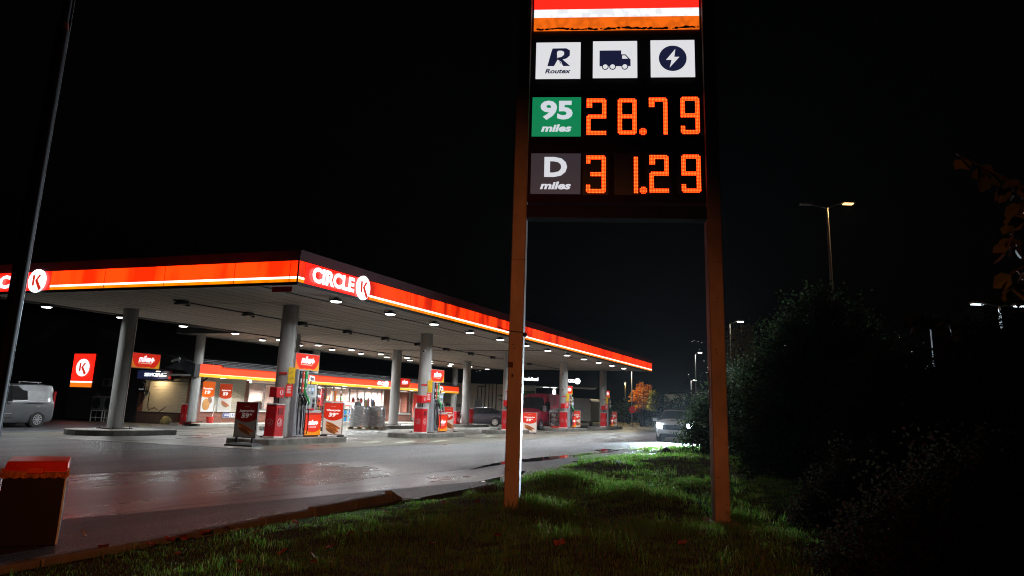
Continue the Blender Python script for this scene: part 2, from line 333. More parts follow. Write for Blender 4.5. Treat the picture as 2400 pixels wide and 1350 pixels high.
# mesh from arrays
def arr_mesh(name, V, Q, m, parent=None):
    me = D.meshes.new(name); nv, nf = len(V), len(Q); k = Q.shape[1]
    me.vertices.add(nv); me.vertices.foreach_set("co", V.astype(np.float32).ravel()); me.loops.add(nf*k); me.loops.foreach_set("vertex_index", Q.astype(np.int32).ravel())
    me.polygons.add(nf); me.polygons.foreach_set("loop_start", np.arange(0, nf*k, k, dtype=np.int32)); me.polygons.foreach_set("loop_total", np.full(nf, k, np.int32))
    me.materials.append(m); me.update(calc_edges=True); me.validate(); o = D.objects.new(name, me); sc.collection.objects.link(o)
    if parent: o.parent = parent
    return o
def blades(x, y, h, wd, lean):
    n = len(x); a = rng.uniform(0, 2*math.pi, n); dx, dy = np.cos(a), np.sin(a); z = gh(x, y)
    b = rng.uniform(0, 2*math.pi, n); lx, ly = np.cos(b)*lean*h, np.sin(b)*lean*h
    P = np.zeros((n, 5, 3))
    P[:, 0] = np.c_[x-dx*wd, y-dy*wd, z-.01]; P[:, 1] = np.c_[x+dx*wd, y+dy*wd, z-.01]
    P[:, 2] = np.c_[x+dx*wd*.7+lx*.35, y+dy*wd*.7+ly*.35, z+h*.6]; P[:, 3] = np.c_[x-dx*wd*.7+lx*.35, y-dy*wd*.7+ly*.35, z+h*.6]
    P[:, 4] = np.c_[x+lx, y+ly, z+h*(1-.3*lean)]
    i = np.arange(n)[:, None]*5
    return P.reshape(-1, 3), np.concatenate([i+[0, 1, 2], i+[0, 2, 3], i+[3, 2, 4]])
def scatter(n, dmin, dmax, amin=-44, amax=40):
    d = np.sqrt(rng.uniform(dmin**2, dmax**2, n)); a = math.radians(21.98)-np.radians(rng.uniform(amin, amax, n))
    x = CAM[0]+d*np.cos(a); y = CAM[1]+d*np.sin(a); k = y < edge(x)-.03; return x[k], y[k]
Vs = []; Qs = []; o = 0
for (n, d0, d1, hh, ww) in ((130000, 5.2, 12, .06, .0022), (95000, 12, 20, .065, .0033), (55000, 20, 34, .08, .006), (16000, 34, 60, .12, .012)):
    nc = n//28; cx_, cy_ = scatter(nc, d0, d1, -46, 44); hc = rng.gamma(2., .45, len(cx_)); sp_ = rng.uniform(.03, .13, len(cx_))*(1 if d1 < 21 else 1.6); ix = rng.integers(0, len(cx_), int(n*.62)); x = cx_[ix]+rng.normal(size=len(ix))*sp_[ix]; y = cy_[ix]+rng.normal(size=len(ix))*sp_[ix]; hm = hc[ix]
    xu, yu = scatter(int(n*.45), d0, d1, -46, 44); x = np.concatenate([x, xu]); y = np.concatenate([y, yu]); hm = np.concatenate([hm, np.full(len(xu), .55)]); kk = y < edge(x)-.02; x, y, hm = x[kk], y[kk], hm[kk]
    cl = .5+.5*np.sin(x*2.1+np.sin(y*1.7)*2)*np.sin(y*2.3+np.sin(x*1.3)*2)
    h = hh*(.35+.75*hm)*rng.uniform(.5, 1.15, len(x))*(.65+.6*cl)
    for (cx, cy, r, a) in BUMPS: h *= 1+1.1*np.exp(-((x-cx)**2+(y-cy)**2)/(r*.9)**2)
    d = edge(x)-y; h *= np.where((d < 1.1) & (x < -4), .6, 1)
    V, Q = blades(x, y, h, ww*rng.uniform(.7, 1.4, len(x)), rng.uniform(.1, .9, len(x))); Vs.append(V); Qs.append(Q+o); o += len(V)
M_grass = leafmat("grass_blade", [(.05, .13, .022), (.075, .20, .034), (.12, .21, .05), (.20, .19, .085)], .5, 1.2)
tag(arr_mesh("grass", np.concatenate(Vs), np.concatenate(Qs), M_grass), "short wet green grass covering the verge around the price sign", "grass", kind="stuff")
# long tufts at the pylon's foot and along the edge: weeds
def tuft(name, px, n, h, r, label, cat="plant", grp=None, m=None):
    p = gz(*px); x = p[0]+rng.normal(0, r, n); y = p[1]+rng.normal(0, r, n)
    V, Q = blades(x, y, h*rng.uniform(.4, 1.1, n), np.full(n, .004), rng.uniform(.3, 1.3, n))
    return tag(arr_mesh(name, V, Q, m or M_grass), label, cat, grp)
G_t = "long grass tufts on the verge"
tuft("grass_tuft", (1265, 1205), 900, .26, .22, "bright long grass tuft right of the sign's left post", grp=G_t)
tuft("grass_tuft", (1330, 1145), 1400, .24, .5, "broad overhanging grass tuft on the lump by the road edge", grp=G_t)
tuft("grass_tuft", (1500, 1175), 1300, .22, .5, "lit grass tuft halfway between the two sign posts", grp=G_t)
tuft("grass_tuft", (1590, 1058), 2600, .30, .75, "grass lit bright green by the white SUV's headlights", grp=G_t)
tuft("grass_tuft", (1480, 1076), 1500, .2, .9, "rough grass along the crest short of the headlight glow", grp=G_t)
tuft("grass_tuft", (1730, 1222), 500, .3, .2, "dark grass tuft at the foot of the sign's right post", grp=G_t)
tuft("weed", (1150, 1158), 500, .22, .13, "small dark weeds at the broken end of the kerb", grp=G_t, m=leafmat("weed_leaf", [(.04, .05, .015), (.09, .05, .02)]))
# fallen leaves, each one a small curled leaf
lf = MB()
lf.add([(0, -.045, .012), (.03, -.015, .0), (.036, .02, .014), (0, .05, .004), (-.034, .022, .016), (-.03, -.016, .002), (0, 0, .012)], [(0, 1, 6), (1, 2, 6), (2, 3, 6), (3, 4, 6), (4, 5, 6), (5, 0, 6)])
M_lf = mat("autumn_leaf", (.28, .07, .02), .5, var=.3)
first = None
LP = [(1165, 1275), (770, 1299), (430, 1276), (600, 1262), (395, 1278), (530, 1252), (555, 1256), (735, 1345), (415, 1312), (615, 1247), (733, 1322), (820, 1520//1.2), (1260, 1240), (1120, 1190), (690, 1240), (480, 1262), (350, 1290), (900, 1215), (1040, 1195), (1010, 1290), (560, 1330), (1310, 1305), (1600, 1290), (860, 1262), (240, 1300), (660, 1310)]
for i, q in enumerate(LP):
    p = gz(q[0], min(q[1], 1345)); p[2] = float(gh(p[0], p[1]))+.05
    if first is None: first = tag(lf.build("fallen_leaf", M_lf), None, "leaf", "fallen leaves on the verge"); o = first
    else: o = first.copy(); sc.collection.objects.link(o)
    o.location = p; o.rotation_euler = (rng.uniform(-.5, .5), rng.uniform(-.5, .5), rng.uniform(0, 6)); o.scale = (rng.uniform(.9, 1.5),)*3
    o['label'] = "orange brown fallen leaf lying on the dark verge grass"
p = gz(195, 1257); lit = first.copy(); sc.collection.objects.link(lit); lit.name = "litter"; lit.location = (p[0], p[1], .02); lit.rotation_euler = (.9, .3, 1); tag(lit, "small pale scrap of litter on the asphalt by the kerb", "litter"); del lit['group']
lit.data = lit.data.copy(); lit.data.materials[0] = M_wht
# dark stone at the verge crest in the headlight beam
b = MB(); p = gz(1562, 1066); b.ball((0, 0, .0), .30, 9, 6, sq=(.8, 1.1, 1.2))
b.v = [(x*(1+.12*math.sin(9*z+5*x)), y*(1+.1*math.sin(7*x+3)), z-.5*abs(y)) for x, y, z in b.v]
o = tag(b.build("boulder", mat("dark_stone", (.02, .022, .02), .85, var=.3, bump=.6, bscale=12)), "dark pointed stone on the grass crest in front of the car's headlights", "stone"); o.location = (p[0], p[1], .02); o.scale = (.8, .8, .75)
# ================================================================== CANOPY
cp = thing("station_canopy", "large petrol station canopy with glowing red and orange fascia on round grey columns", "canopy")
M_sof = mat("soffit_board", (.52, .45, .39), .7, 0, .14, 1.2, stretch=(.15, 2.5, 1))
s = MB(); s.box(.04, L-.04, .04, WD, 4.85, 5.3); s.box(14.6, L-.04, WD+.004, 18.3, 4.852, 5.3); s.build("soffit", M_sof, cp)
s = MB()
for k in range(1, 24): s.box(.06, L-.06, k*.6, k*.6+.008, 4.843, 4.85)
for x in range(4, 48, 6): s.box(x, x+.012, .06, WD-.05, 4.8435, 4.85)
for k in range(24, 30): s.box(14.7, L-.1, k*.6+.1, k*.6+.108, 4.844, 4.852)
s.build("board_joints", mat("soffit_gap", (.26, .235, .21), .8), cp)
s = MB(); s.box(.02, L, -.03, .10, 4.77, 4.858); s.box(-.03, .02, -.03, 14.03, 4.77, 4.858); s.box(.1, L, .1, .16, 4.80, 4.848, 1); s.box(.1, .16, .17, 14, 4.80, 4.848, 1)
s.build("gutter_edge", [M_dark, M_steel], cp)
s = MB(); s.box(.1, 14.58, WD+.004, WD+.09, 4.80, 5.45); s.box(14.5, 14.59, WD+.1, 18.3, 4.80, 5.1); s.box(14.5, L, 18.31, 18.4, 4.80, 5.1); s.box(.3, L-.4, WD-.16, WD-.1, 4.80, 4.848)
s.build("rear_edge", mat("rear_trim", (.10, .095, .09), .5), cp)
s = MB()   # dark cap above the light boxes, leaning out
for (a, b) in (((-.0, 0), (L, 0)),):
    s.add([(-.02, -.02, 5.51), (L, -.02, 5.51), (L+.1, -.16, 5.78), (-.16, -.16, 5.78), (-.1, .4, 5.80), (L, .4, 5.80)], [(0, 1, 2, 3), (3, 2, 5, 4)])
    s.add([(-.02, -.02, 5.51), (-.16, -.16, 5.78), (-.16, WD+.1, 5.78), (-.02, WD+.1, 5.51), (.4, 0, 5.8), (.4, WD, 5.8)], [(0, 1, 2, 3), (1, 4, 5, 2)])
s.build("roof_cap", mat("cap_metal", (.10, .014, .02), .75, 0, .15, 2, spec=.1), cp)
s = MB(); s.box(.4, L, .4, 18, 5.3, 5.6); s.build("roof", M_dark, cp)
E_red = em("lit_red", ORANGE, 2.3, .75, 1.6, (1, 1, .2)); E_redL = em("lit_red_even", (1., .020, .001), 4.2, .65, .9, (1, 1, .25)); E_logo = em("lit_red_logo", (1., .008, .003), 2.4)
E_org = em("lit_orange", (1., .22, .0), 1.5, .35, 1.5, (1, 1, .3)); E_str = em("lit_stripe", (1., .86, .72), 2.6, .15)
def panel(x0, x1, logo=False, mi=0):
    p = MB()
    if logo: p.box(x0+.008, x1-.008, -.0, .03, ZB, ZT, 0); m = [E_logo]
    else:
        p.box(x0+.008, x1-.008, 0, .03, 5.025, ZT, 0); p.box(x0+.008, x1-.008, 0, .03, 4.96, 5.023, 1); p.box(x0+.008, x1-.008, 0, .03, ZB, 4.958, 2); m = [E_red, E_str, E_org]
    p.box(x0-.006, x0+.0075, -.008, .03, ZB, ZT, 3); m = m+[M_dark]*(3-len(m))+[M_seam]
    return p, m
M_seam = mat("seam_metal", (.25, .02, .015), .4)
p, m = panel(0., .32); p.build("fascia_panel", m, cp)
p, m = panel(.32, 3.95, True); p.build("fascia_panel", m, cp)
x = 3.95
while x < L-.1:
    x2 = min(x+2.9, L); p, m = panel(x, x2); o = p.build("fascia_panel", m, cp); x = x2
def leftpanel(t0, t1, logo=False):
    p, m = panel(t0, t1, logo); p.v = [(-(0-y)+0, x, z) for x, y, z in p.v]; p.f = [tuple(reversed(f)) for f in p.f]
    if not logo: m = [E_redL, E_str, E_org, M_seam]
    p.build("fascia_panel", m, cp)
for a, b, lg in ((0.032, .3, 0), (.3, 2.34, 0), (2.34, 5.1, 0), (5.1, 7.65, 0), (7.65, 10.12, 0), (10.12, 14.03, 1)): leftpanel(a, b, bool(lg))
# lettering on both faces
def roundel(p, cx, cz, r, y, mi=0):
    # white disc with a K cut-out drawn as dark red strokes
    p.cyl((cx, y, cz), (cx, y-.05, cz), r, n=40, mi=mi, smooth=False)
def kshape(p, cx, cz, r, y, mi):
    k = r
    p.add([(cx-.50*k+.0, y, cz-.42*k), (cx-.22*k, y, cz-.42*k), (cx-.22*k, y, cz+.52*k), (cx-.50*k, y, cz+.52*k)], [(0, 1, 2, 3)], mi)
    p.add([(cx-.18*k, y, cz+.02*k), (cx+.22*k, y, cz+.52*k), (cx+.52*k, y, cz+.52*k), (cx+.14*k, y, cz+.06*k)], [(3, 2, 1, 0)], mi)
    p.add([(cx-.18*k, y, cz+.02*k), (cx+.14*k, y, cz+.08*k), (cx+.72*k, y, cz-.66*k), (cx+.42*k, y, cz-.86*k)], [(3, 2, 1, 0)[::-1]], mi)
M_kr = em("k_red", (.8, .03, .012), .8)
def logo(parent, x0, x1, kc, cz, h, r, y=0, flip=None):
    p = MB(); p.M = flip
    p.text("CIRCLE", (x0+x1)/2, cz, x1-x0, h, y-.06, 0, 0, bold=.045)
    n = len(p.v); p2 = MB(); p2.M = flip; p2.text("CIRCLE", (x0+x1)/2+.03, cz, x1-x0, h, y-.012, 0, 0, bold=.03)
    p.build("lettering", E_wht, parent)
    q = MB(); q.M = flip; roundel(q, kc, cz, r, y-.02); kshape(q, kc, cz, r, y-.076, 1); q.build("roundel", [E_wht, M_kr], parent)
logo(cp, .62, 2.93, 3.49, 5.19, .48, .40)
FL = Matrix.Rotation(SIDE, 4, 'Z')      # (x,y,z)->(y,-x,z): x of the face runs to -y
logo(cp, -13.7, -11.27, -10.70, 5.18, .46, .40, flip=FL)
# columns
M_col = mat("column_paint", (.42, .42, .41), .33, .0, .16, 1.5, .15, 20, stretch=(1, 1, .35))
for row, t in (("A", TA), ("B", TB), ("C", TC)):
    for i, x in enumerate(COLX):
        if row == "C" and i == 0: continue
        r = .29 if row != "C" else .25
        c = MB(); c.cyl((x, t, .2), (x, t, 4.849), r, n=36); c.cyl((x+.3*r, t-.97*r, .24), (x+.3*r, t-.97*r, 4.84), .02, n=8)
        for z in (1.2, 2.45, 3.7): c.cyl((x, t, z), (x, t, z+.012), r+.003, n=36)
        o = c.build("column", M_col, cp)
        b = MB(); b.box(x-.48, x+.48, t-.42, t+.42, .205, .235)
        for dx in (-.4, .4):
            for dy in (-.34, .34): b.cyl((x+dx, t+dy, .235), (x+dx, t+dy, .29), .022, n=6)
        b.build("base_plate", mat("rust_plate", (.05, .025, .02), .6, .3), o)
# ceiling lights
def ceil_light(lit=True):
    t = thing("ceiling_light", "", "ceiling light")
    h = MB(); h.cyl((0, 0, .06), (0, 0, .13), .12, .05, 16); h.cyl((0, 0, .0), (0, 0, .06), .23, .20, 20)
    for a in (0, 2.1, 4.2): h.box(.2*math.cos(a)-.01, .2*math.cos(a)+.3*math.cos(a)*.2, -.01+.2*math.sin(a), .01+.2*math.sin(a), .03, .12)
    h.build("housing", M_dark, t)
    d = MB(); d.cyl((0, 0, -.03), (0, 0, -.002), .14, .19, 24); d.build("diffuser", E_led if lit else mat("dead_lens", (.12, .12, .12), .3), t)
    return t
def place_light(loc, label, group, power, col=(.94, .985, 1), src=[None]):
    if src[0] is None:
        t = ceil_light(); src[0] = t; t.location = loc; t['label'] = label; t['group'] = group
    else: t = dup(src[0], loc, None, label, group)
    alight("lamp_light", t, (0, 0, -.05), power, col, .3, 165)
    return t
ords = ["nearest", "second", "third", "fourth", "fifth", "sixth", "seventh", "eighth", "ninth", "tenth", "eleventh", "twelfth", "thirteenth"]
PF, PB = 112, 92
for k in range(12):
    place_light((3.25+3.6*k, .82, 4.72), "round lit downlight, %s from the canopy's logo corner, in the row behind the front fascia" % ords[k], "front row of canopy downlights", PF)
for k in range(13):
    if 3.0+3.62*k > L-1: break
    place_light((3.0+3.62*k, 13.9, 4.72), "round lit downlight, %s from the left, in the row along the canopy's rear edge" % ords[k], "rear row of canopy downlights", PB)
for k in range(8):
    place_light((17.9+3.45*k, 15.4, 4.74), "small lit downlight, %s from the left, in the rearmost row of the canopy" % ords[k], "rearmost row of canopy downlights", 60)
um = None
for k in range(11):
    lb = "dark unlit lamp, %s from the left, on the black conduit under the canopy" % ords[k]
    if um is None:
        um = thing("unlit_lamp", lb, "ceiling light", (2.9+3.57*k, 7.05, 4.66), 0, "unlit canopy lamps on the conduit")
        h = MB(); h.box(-.17, .17, -.13, .13, .06, .17); h.box(-.34, -.19, -.05, .05, .0, .06); h.box(.19, .34, -.05, .05, .0, .06)
        h.tube([(-.27, 0, .03), (-.2, 0, .1), (0, 0, .12), (.2, 0, .1), (.27, 0, .03)], .02); h.build("bracket", M_blk, um)
        d = MB(); d.cyl((0, 0, .02), (0, 0, .06), .15, n=16); d.build("lens", mat("dead_lens", (.12, .12, .12), .3), um)
    else: dup(um, (2.9+3.57*k, 7.05, 4.66), None, lb)
s = MB(); s.tube([(2.6, 7.2, 4.81), (L-2, 7.3, 4.81)], .022, 6); s.tube([(.4, 1.6, 4.82), (L-2, 1.6, 4.82)], .012, 5); s.tube([(15, 13.75, 4.81), (L-3, 13.75, 4.81)], .02)
s.tube([(26, 1.2, 4.825), (26, 13, 4.825)], .015); s.build("conduit", M_blk, cp)
# height limit plate
t = thing("clearance_sign", "small dark red plate reading max. 4,2m hanging under the canopy corner", "sign", (.25, .72, 4.68), SIDE)
s = MB(); s.box(-.36, .36, -.01, .01, -.07, .09); s.build("plate", M_red, t)
s = MB(); s.text("max. 4,2m", .08, .01, .44, .09, -.014, bold=.01); s.cyl((-.25, -.012, .01), (-.25, -.016, .01), .045, n=16, mi=1); s.text("i", -.25, .01, None, .06, -.018, mi=0, bold=.02); s.build("lettering", [mat("dull_text", (.5, .3, .3), .5), M_red], t)
# antenna mast beyond the canopy
p = at(1040, 700, 62); p0 = at(1040, 650, 62)
s = MB(); s.cyl((p[0], p[1], 5.0), (p[0], p[1], p0[2]), .05, .03, n=8); tag(s.build("antenna_mast", M_gry), "thin dim mast rising above the canopy's front fascia", "mast")
# ================================================================== ISLANDS
M_isl = mat("island_concrete", (.17, .165, .15), .6, 0, .3, 2.5, .5, 40)
def island(name, x0, x1, t0, t1, label, group="pump islands", ends=True, kerbcol=None):
    P = []; r = (t1-t0)/2; c = (t0+t1)/2
    for k in range(9): a = math.pi/2+math.pi*k/8; P.append((x0+r*.8+r*.8*math.cos(a), c+r*math.sin(a)))
    P += [(x1-.06, t0), (x1, t0+.06), (x1, t1-.06), (x1-.06, t1)]
    cx = sum(p[0] for p in P)/len(P); o = thing(name, label, "kerb island", (cx, c, 0), 0, group)
    q = MB(); q.prismz([(a-cx, b-c) for a, b in P], -.05, .2); q.build("kerb_block", M_isl, o, bevel=.02)
    q = MB(); q.prismz([((a-cx)*.93, (b-c)*.86) for a, b in P], .2, .206); q.build("top_slab", mat("island_top", (.22, .2, .18), .55, 0, .25, 4), o)
    return o
names_A = ["nearest pump island, with the sandwich boards at both ends", "second pump island from the logo corner, carrying pump and bins", "third pump island, half hidden behind the sign's left post", "fourth pump island, beside the parked red van", "farthest pump island, near the far end of the canopy"]
for i, x in enumerate(COLX): island("kerb_island", x-2.1, x+2.9 if i else x+2.95, 2.95, 4.85, "low concrete kerb of the " + names_A[i])
for i, x in enumerate(COLX[:4]):
    island("kerb_island", x-1.4 if i else 3.0, x+2.1 if i else 6.7, 10.5 if i else 10.1, 12.7, ["empty dark-kerbed island under the leftmost canopy column", "low island behind the nearest pump in the second column row", "low island behind the wrapped pallets", "dark-kerbed island beside the parked black car"][i], "islands of the second column row")
# ================================================================== REUSABLE THINGS
M_sgr = em("sign_red", (.75, .022, .008), .7); M_syl = em("sign_yellow", (.95, .42, .02), .5); M_sor = em("sign_orange", (.95, .25, .03), .5); M_swh = em("sign_white", (.9, .88, .95), 1.3)
def swoosh(p, x0, x1, z0, z1, y, mi, dip=.06, hl=.28, hr=.28):    # bottom band below a sagging arc
    n = 16; h = z1-z0; top = []
    for k in range(n+1):
        u = k/n; top.append((x0+(x1-x0)*u, z0+h*(dip+(hl*(1-u)+hr*u)*(2*u-1)**2)))
    p.add([(a, y, b) for a, b in top]+[(x1, y, z0), (x0, y, z0)], [tuple(reversed(range(n+3)))], mi)
def miles_text(p, cx, cz, wd, y, mi=0):
    p.text("miles", cx-wd*.11, cz+wd*.02, wd*.80, wd*.34, y, mi=mi, bold=.035, shear=.22)
    a = wd*.13; x = cx+wd*.40; w2 = a*.36
    p.add([(x-a, y-.004, cz-w2-.02*wd), (x+a, y-.004, cz-w2-.02*wd), (x+a, y-.004, cz+w2-.02*wd), (x-a, y-.004, cz+w2-.02*wd)], [(0, 1, 2, 3)], mi)
    p.add([(x-w2-.01, y-.0045, cz-a-.02*wd), (x+w2-.01, y-.0045, cz-a-.02*wd), (x+w2+.01, y-.0045, cz+a-.02*wd), (x-w2+.01, y-.0045, cz+a-.02*wd)], [(0, 1, 2, 3)], mi)
def arc(p, cx, cz, r, a0, a1, wd, y, mi, n=14):
    vs = []
    for k in range(n+1):
        a = math.radians(a0+(a1-a0)*k/n); vs += [(cx+r*math.cos(a), y, cz+r*math.sin(a)), (cx+(r+wd)*math.cos(a), y, cz+(r+wd)*math.sin(a))]
    p.add(vs, [(2*k, 2*k+2, 2*k+3, 2*k+1)[::-1] for k in range(n)], mi)
def miles_sign():
    t = thing("price_board_sign", "", "sign")
    W, H = 1.5, .62
    f = MB(); f.rbox(0, W, -.07, .07, 0, H, .012); f.box(-.2, 0, -.02, .02, .1, .15); f.box(-.2, 0, -.02, .02, H-.15, H-.1); f.build("case", mat("sign_case", (.42, .30, .28), .4), t)
    f = MB(); f.plate(.025, W-.025, .025, H-.025, -.0725, 0); swoosh(f, .025, W*.5, .025, H-.025, -.074, 1, .04, .62, 0); swoosh(f, W*.5, W-.025, .025, H-.025, -.074, 2, .04, 0, .62)
    n = 20; f2 = []
    f.build("face", [M_sgr, M_sor, M_syl], t)
    f = MB(); miles_text(f, W*.5, H*.60, .78, -.078, 0); arc(f, W*.5+.33, H*.58, .12, -70, 160, .012, -.077, 1); f.text("For motorens beste", W*.46, H*.35, .72, .055, -.077, mi=2, bold=.02, shear=.2)
    f.build("lettering", [M_swh, M_sor, em("cream_text", (1, .75, .55), .8)], t)
    return t
ms0 = miles_sign()
def put_ms(x, t, z, label, src=[False]):
    o = ms0 if not src[0] else dup(ms0, (x, t, z)); src[0] = True; o.location = (x, t, z); o.rotation_euler = (0, 0, 0); o['label'] = label; o['group'] = "red and yellow fuel signs on the columns"
cols_lab = ["nearest", "second", "third", "fourth", "farthest"]
for i, x in enumerate(COLX):
    put_ms(x+.47, TA, 2.58, "red and yellow miles+ sign above the %s fuel pump of the front column row" % cols_lab[i])
put_ms(COLX[0]+.3, TB, 2.55, "red and yellow miles+ sign on the leftmost column, beside the service building")
put_ms(COLX[2]+.35, TB, 2.52, "small red miles+ sign in front of the shop fascia, on the column behind the pallets")
# fuel pump, local x=0 at the column centre
M_pg = mat("pump_grey", (.25, .26, .28), .35, .2, .06); M_pw = mat("pump_white", (.62, .63, .62), .4, 0, .06)
M_hk = mat("hose_black", (.01, .01, .011), .38); M_hr = mat("grade_red", (.55, .06, .03), .4); M_hg = mat("grade_green", (.01, .30, .06), .4); M_hb = mat("grade_black", (.012, .013, .016), .4)
E_dsp = em("display_glow", (.45, .6, .9), .5); E_ylw = em("poster_yellow", (.9, .55, .02), .22)
def pump():
    t = thing("fuel_pump", "", "fuel pump")
    f = MB(); f.rbox(.31, .97, -.36, .36, 0, 2.38, .02); f.box(.36, .92, -.362, .362, 2.3, 2.34, 0); f.build("hose_mast", mat("mast_grey", (.36, .38, .42), .35, 0, .06), t)
    cols = [M_hb, M_hr, M_hg]
    for k in range(3):
        x = .46+.17*k
        f = MB(); f.rbox(x-.06, x+.06, -.40, -.362, 1.55 if k < 2 else 1.42, 2.33, .01); f.box(x-.03, x+.03, -.41, -.401, 1.9, 2.05, 1); f.cyl((x, -.401, 2.25), (x, -.408, 2.25), .025, n=8, mi=1); f.cyl((x, -.401, 1.72), (x, -.408, 1.72), .04, n=10, mi=1)
        f.build("grade_panel", [cols[k], M_pw], t)
        n = MB(); n.tube([(x-.01, -.42, 1.50), (x+.02, -.50, 1.38), (x+.05, -.55, 1.22), (x+.06, -.52, 1.12)], [.035, .045, .035, .025], 8, 0); n.tube([(x, -.44, 1.50), (x, -.43, 1.58), (x, -.40, 1.62)], .015, 6, 1); n.box(x+.01, x+.07, -.53, -.42, 1.26, 1.28, 0); n.build("nozzle", [cols[k] if k > 1 else M_hk, M_steel], t)
        h = MB(); h.tube([(x+.06, -.52, 1.12), (x+.09+.03*k, -.50, .75), (x+.13+.05*k, -.47, .35), (x+.08+.05*k, -.46, .12), (x-.02+.02*k, -.45, .10), (x-.05, -.44, .4), (x-.04, -.42, 1.0), (x-.02, -.40, 1.5)], .019, 7); h.build("hose", M_hk, t)
    f = MB(); f.rbox(.98, 2.0, -.36, .36, .05, .86, .02); f.box(1.02, 1.96, -.30, .30, 0, .05, 1); f.build("cabinet", [mat("cab_red", (.5, .03, .015), .4), M_dark], t)
    f = MB(); f.plate(1.0, 1.98, .06, .78, -.364, 0); swoosh(f, 1.0, 1.98, .06, .78, -.366, 1, .13, .12, .20); miles_text(f, 1.47, .50, .56, -.368, 2); arc(f, 1.73, .5, .09, -60, 160, .01, -.368, 1); f.text("For motorens beste", 1.42, .35, .5, .035, -.368, mi=2, bold=.02, shear=.2); f.text("C", 1.86, .14, None, .07, -.368, mi=3)
    f.build("cabinet_front", [em("cab_face", (.85, .035, .008), .5), em("cab_orange", (.95, .32, .01), .5), M_swh, M_ink], t)  # cabinet print glows to brighten the pump's front
    f = MB(); f.rbox(.98, 2.0, -.34, .34, .86, .93, .02, 0); f.rbox(1.0, 1.62, -.30, .30, .93, 1.42, .02, 0); f.rbox(.98, 1.5, -.32, .32, 1.44, 1.86, .02, 0); f.cyl((1.1, .0, 1.86), (1.1, 0, 1.98), .03, n=8)
    f.build("head_housing", mat("pump_lightgrey", (.42, .44, .45), .35, .1, .08), t)
    f = MB(); f.plate(1.03, 1.45, 1.5, 1.8, -.324, 0); f.plate(1.26, 1.42, 1.63, 1.76, -.327, 1); f.plate(1.07, 1.20, 1.62, 1.74, -.327, 2); f.plate(1.28, 1.36, 1.53, 1.58, -.327, 3); f.build("display", [mat("disp_face", (.32, .36, .4), .25), E_dsp, E_bwt, M_hb], t)
    f = MB(); f.plate(1.04, 1.30, 1.10, 1.36, -.304, 0); f.plate(1.07, 1.25, 1.2, 1.33, -.307, 1); f.plate(1.38, 1.56, 1.0, 1.38, -.304, 2); f.plate(1.42, 1.52, 1.24, 1.33, -.307, 3); f.box(1.42, 1.52, -.33, -.304, 1.06, 1.18, 3); f.box(1.1, 1.5, -.345, -.30, .945, 1.0, 4)
    f.build("card_terminal", [mat("disp_face", (.32, .36, .4), .25), E_bwt, M_pg, M_hb, M_red], t)
    f = MB(); f.add([(1.05, -.33, 2.0), (1.42, -.33, 1.97), (1.47, -.28, 2.17), (1.13, -.28, 2.20)], [(0, 1, 2, 3)], 0); f.add([(1.15, -.325, 2.03), (1.35, -.325, 2.02), (1.38, -.305, 2.11), (1.18, -.305, 2.13)], [(0, 1, 2, 3)], 1); f.box(1.22, 1.26, -.30, -.26, 1.86, 2.05, 1); f.build("advert_card", [E_bwt, mat("card_pic", (.15, .1, .1), .5, var=.4, scale=30)], t)
    # notices wrapped on the column in front of the pump
    RN = Matrix.Rotation(math.radians(-28), 4, 'Z')
    f = MB(); f.M = RN; f.plate(.0, .26, 1.86, 2.42, -.325, 0)
    for k in range(12): f.plate(.02, .02+.22*rng.uniform(.6, 1), 1.9+.042*k, 1.908+.042*k, -.328, 1)
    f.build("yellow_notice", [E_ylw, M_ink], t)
    f = MB(); f.M = RN; f.plate(-.04, .22, 1.40, 1.82, -.325, 0)
    for k in range(5): f.plate(0, .16-.02*(k % 2), 1.52+.055*k, 1.545+.055*k, -.328, 1)
    f.build("red_notice", [em("notice_red", (.75, .03, .02), .3), E_bwt], t)
    f = MB(); f.M = Matrix.Rotation(math.radians(-58), 4, 'Z'); f.plate(-.16, .12, 2.16, 2.24, -.32, 0); f.text("TANKING", -.02, 2.2, .2, .03, -.324, mi=1); f.build("small_notice", [M_red, mat("dull_text", (.5, .3, .3), .5)], t)
    return t
pm0 = pump()
for i, x in enumerate(COLX):
    o = pm0 if i == 0 else dup(pm0, (x, TA, .206)); o.location = (x, TA, .206); o.rotation_euler = (0, 0, 0); o['group'] = "fuel pumps along the front column row"
    o['label'] = "fuel pump with coloured hoses, %s" % ["nearest, between the red bin and the Wienerpolse board", "second from the canopy's logo corner", "third, partly behind the sign's left post", "fourth, beside the cage of firewood bags", "farthest, at the right end of the canopy"][i]
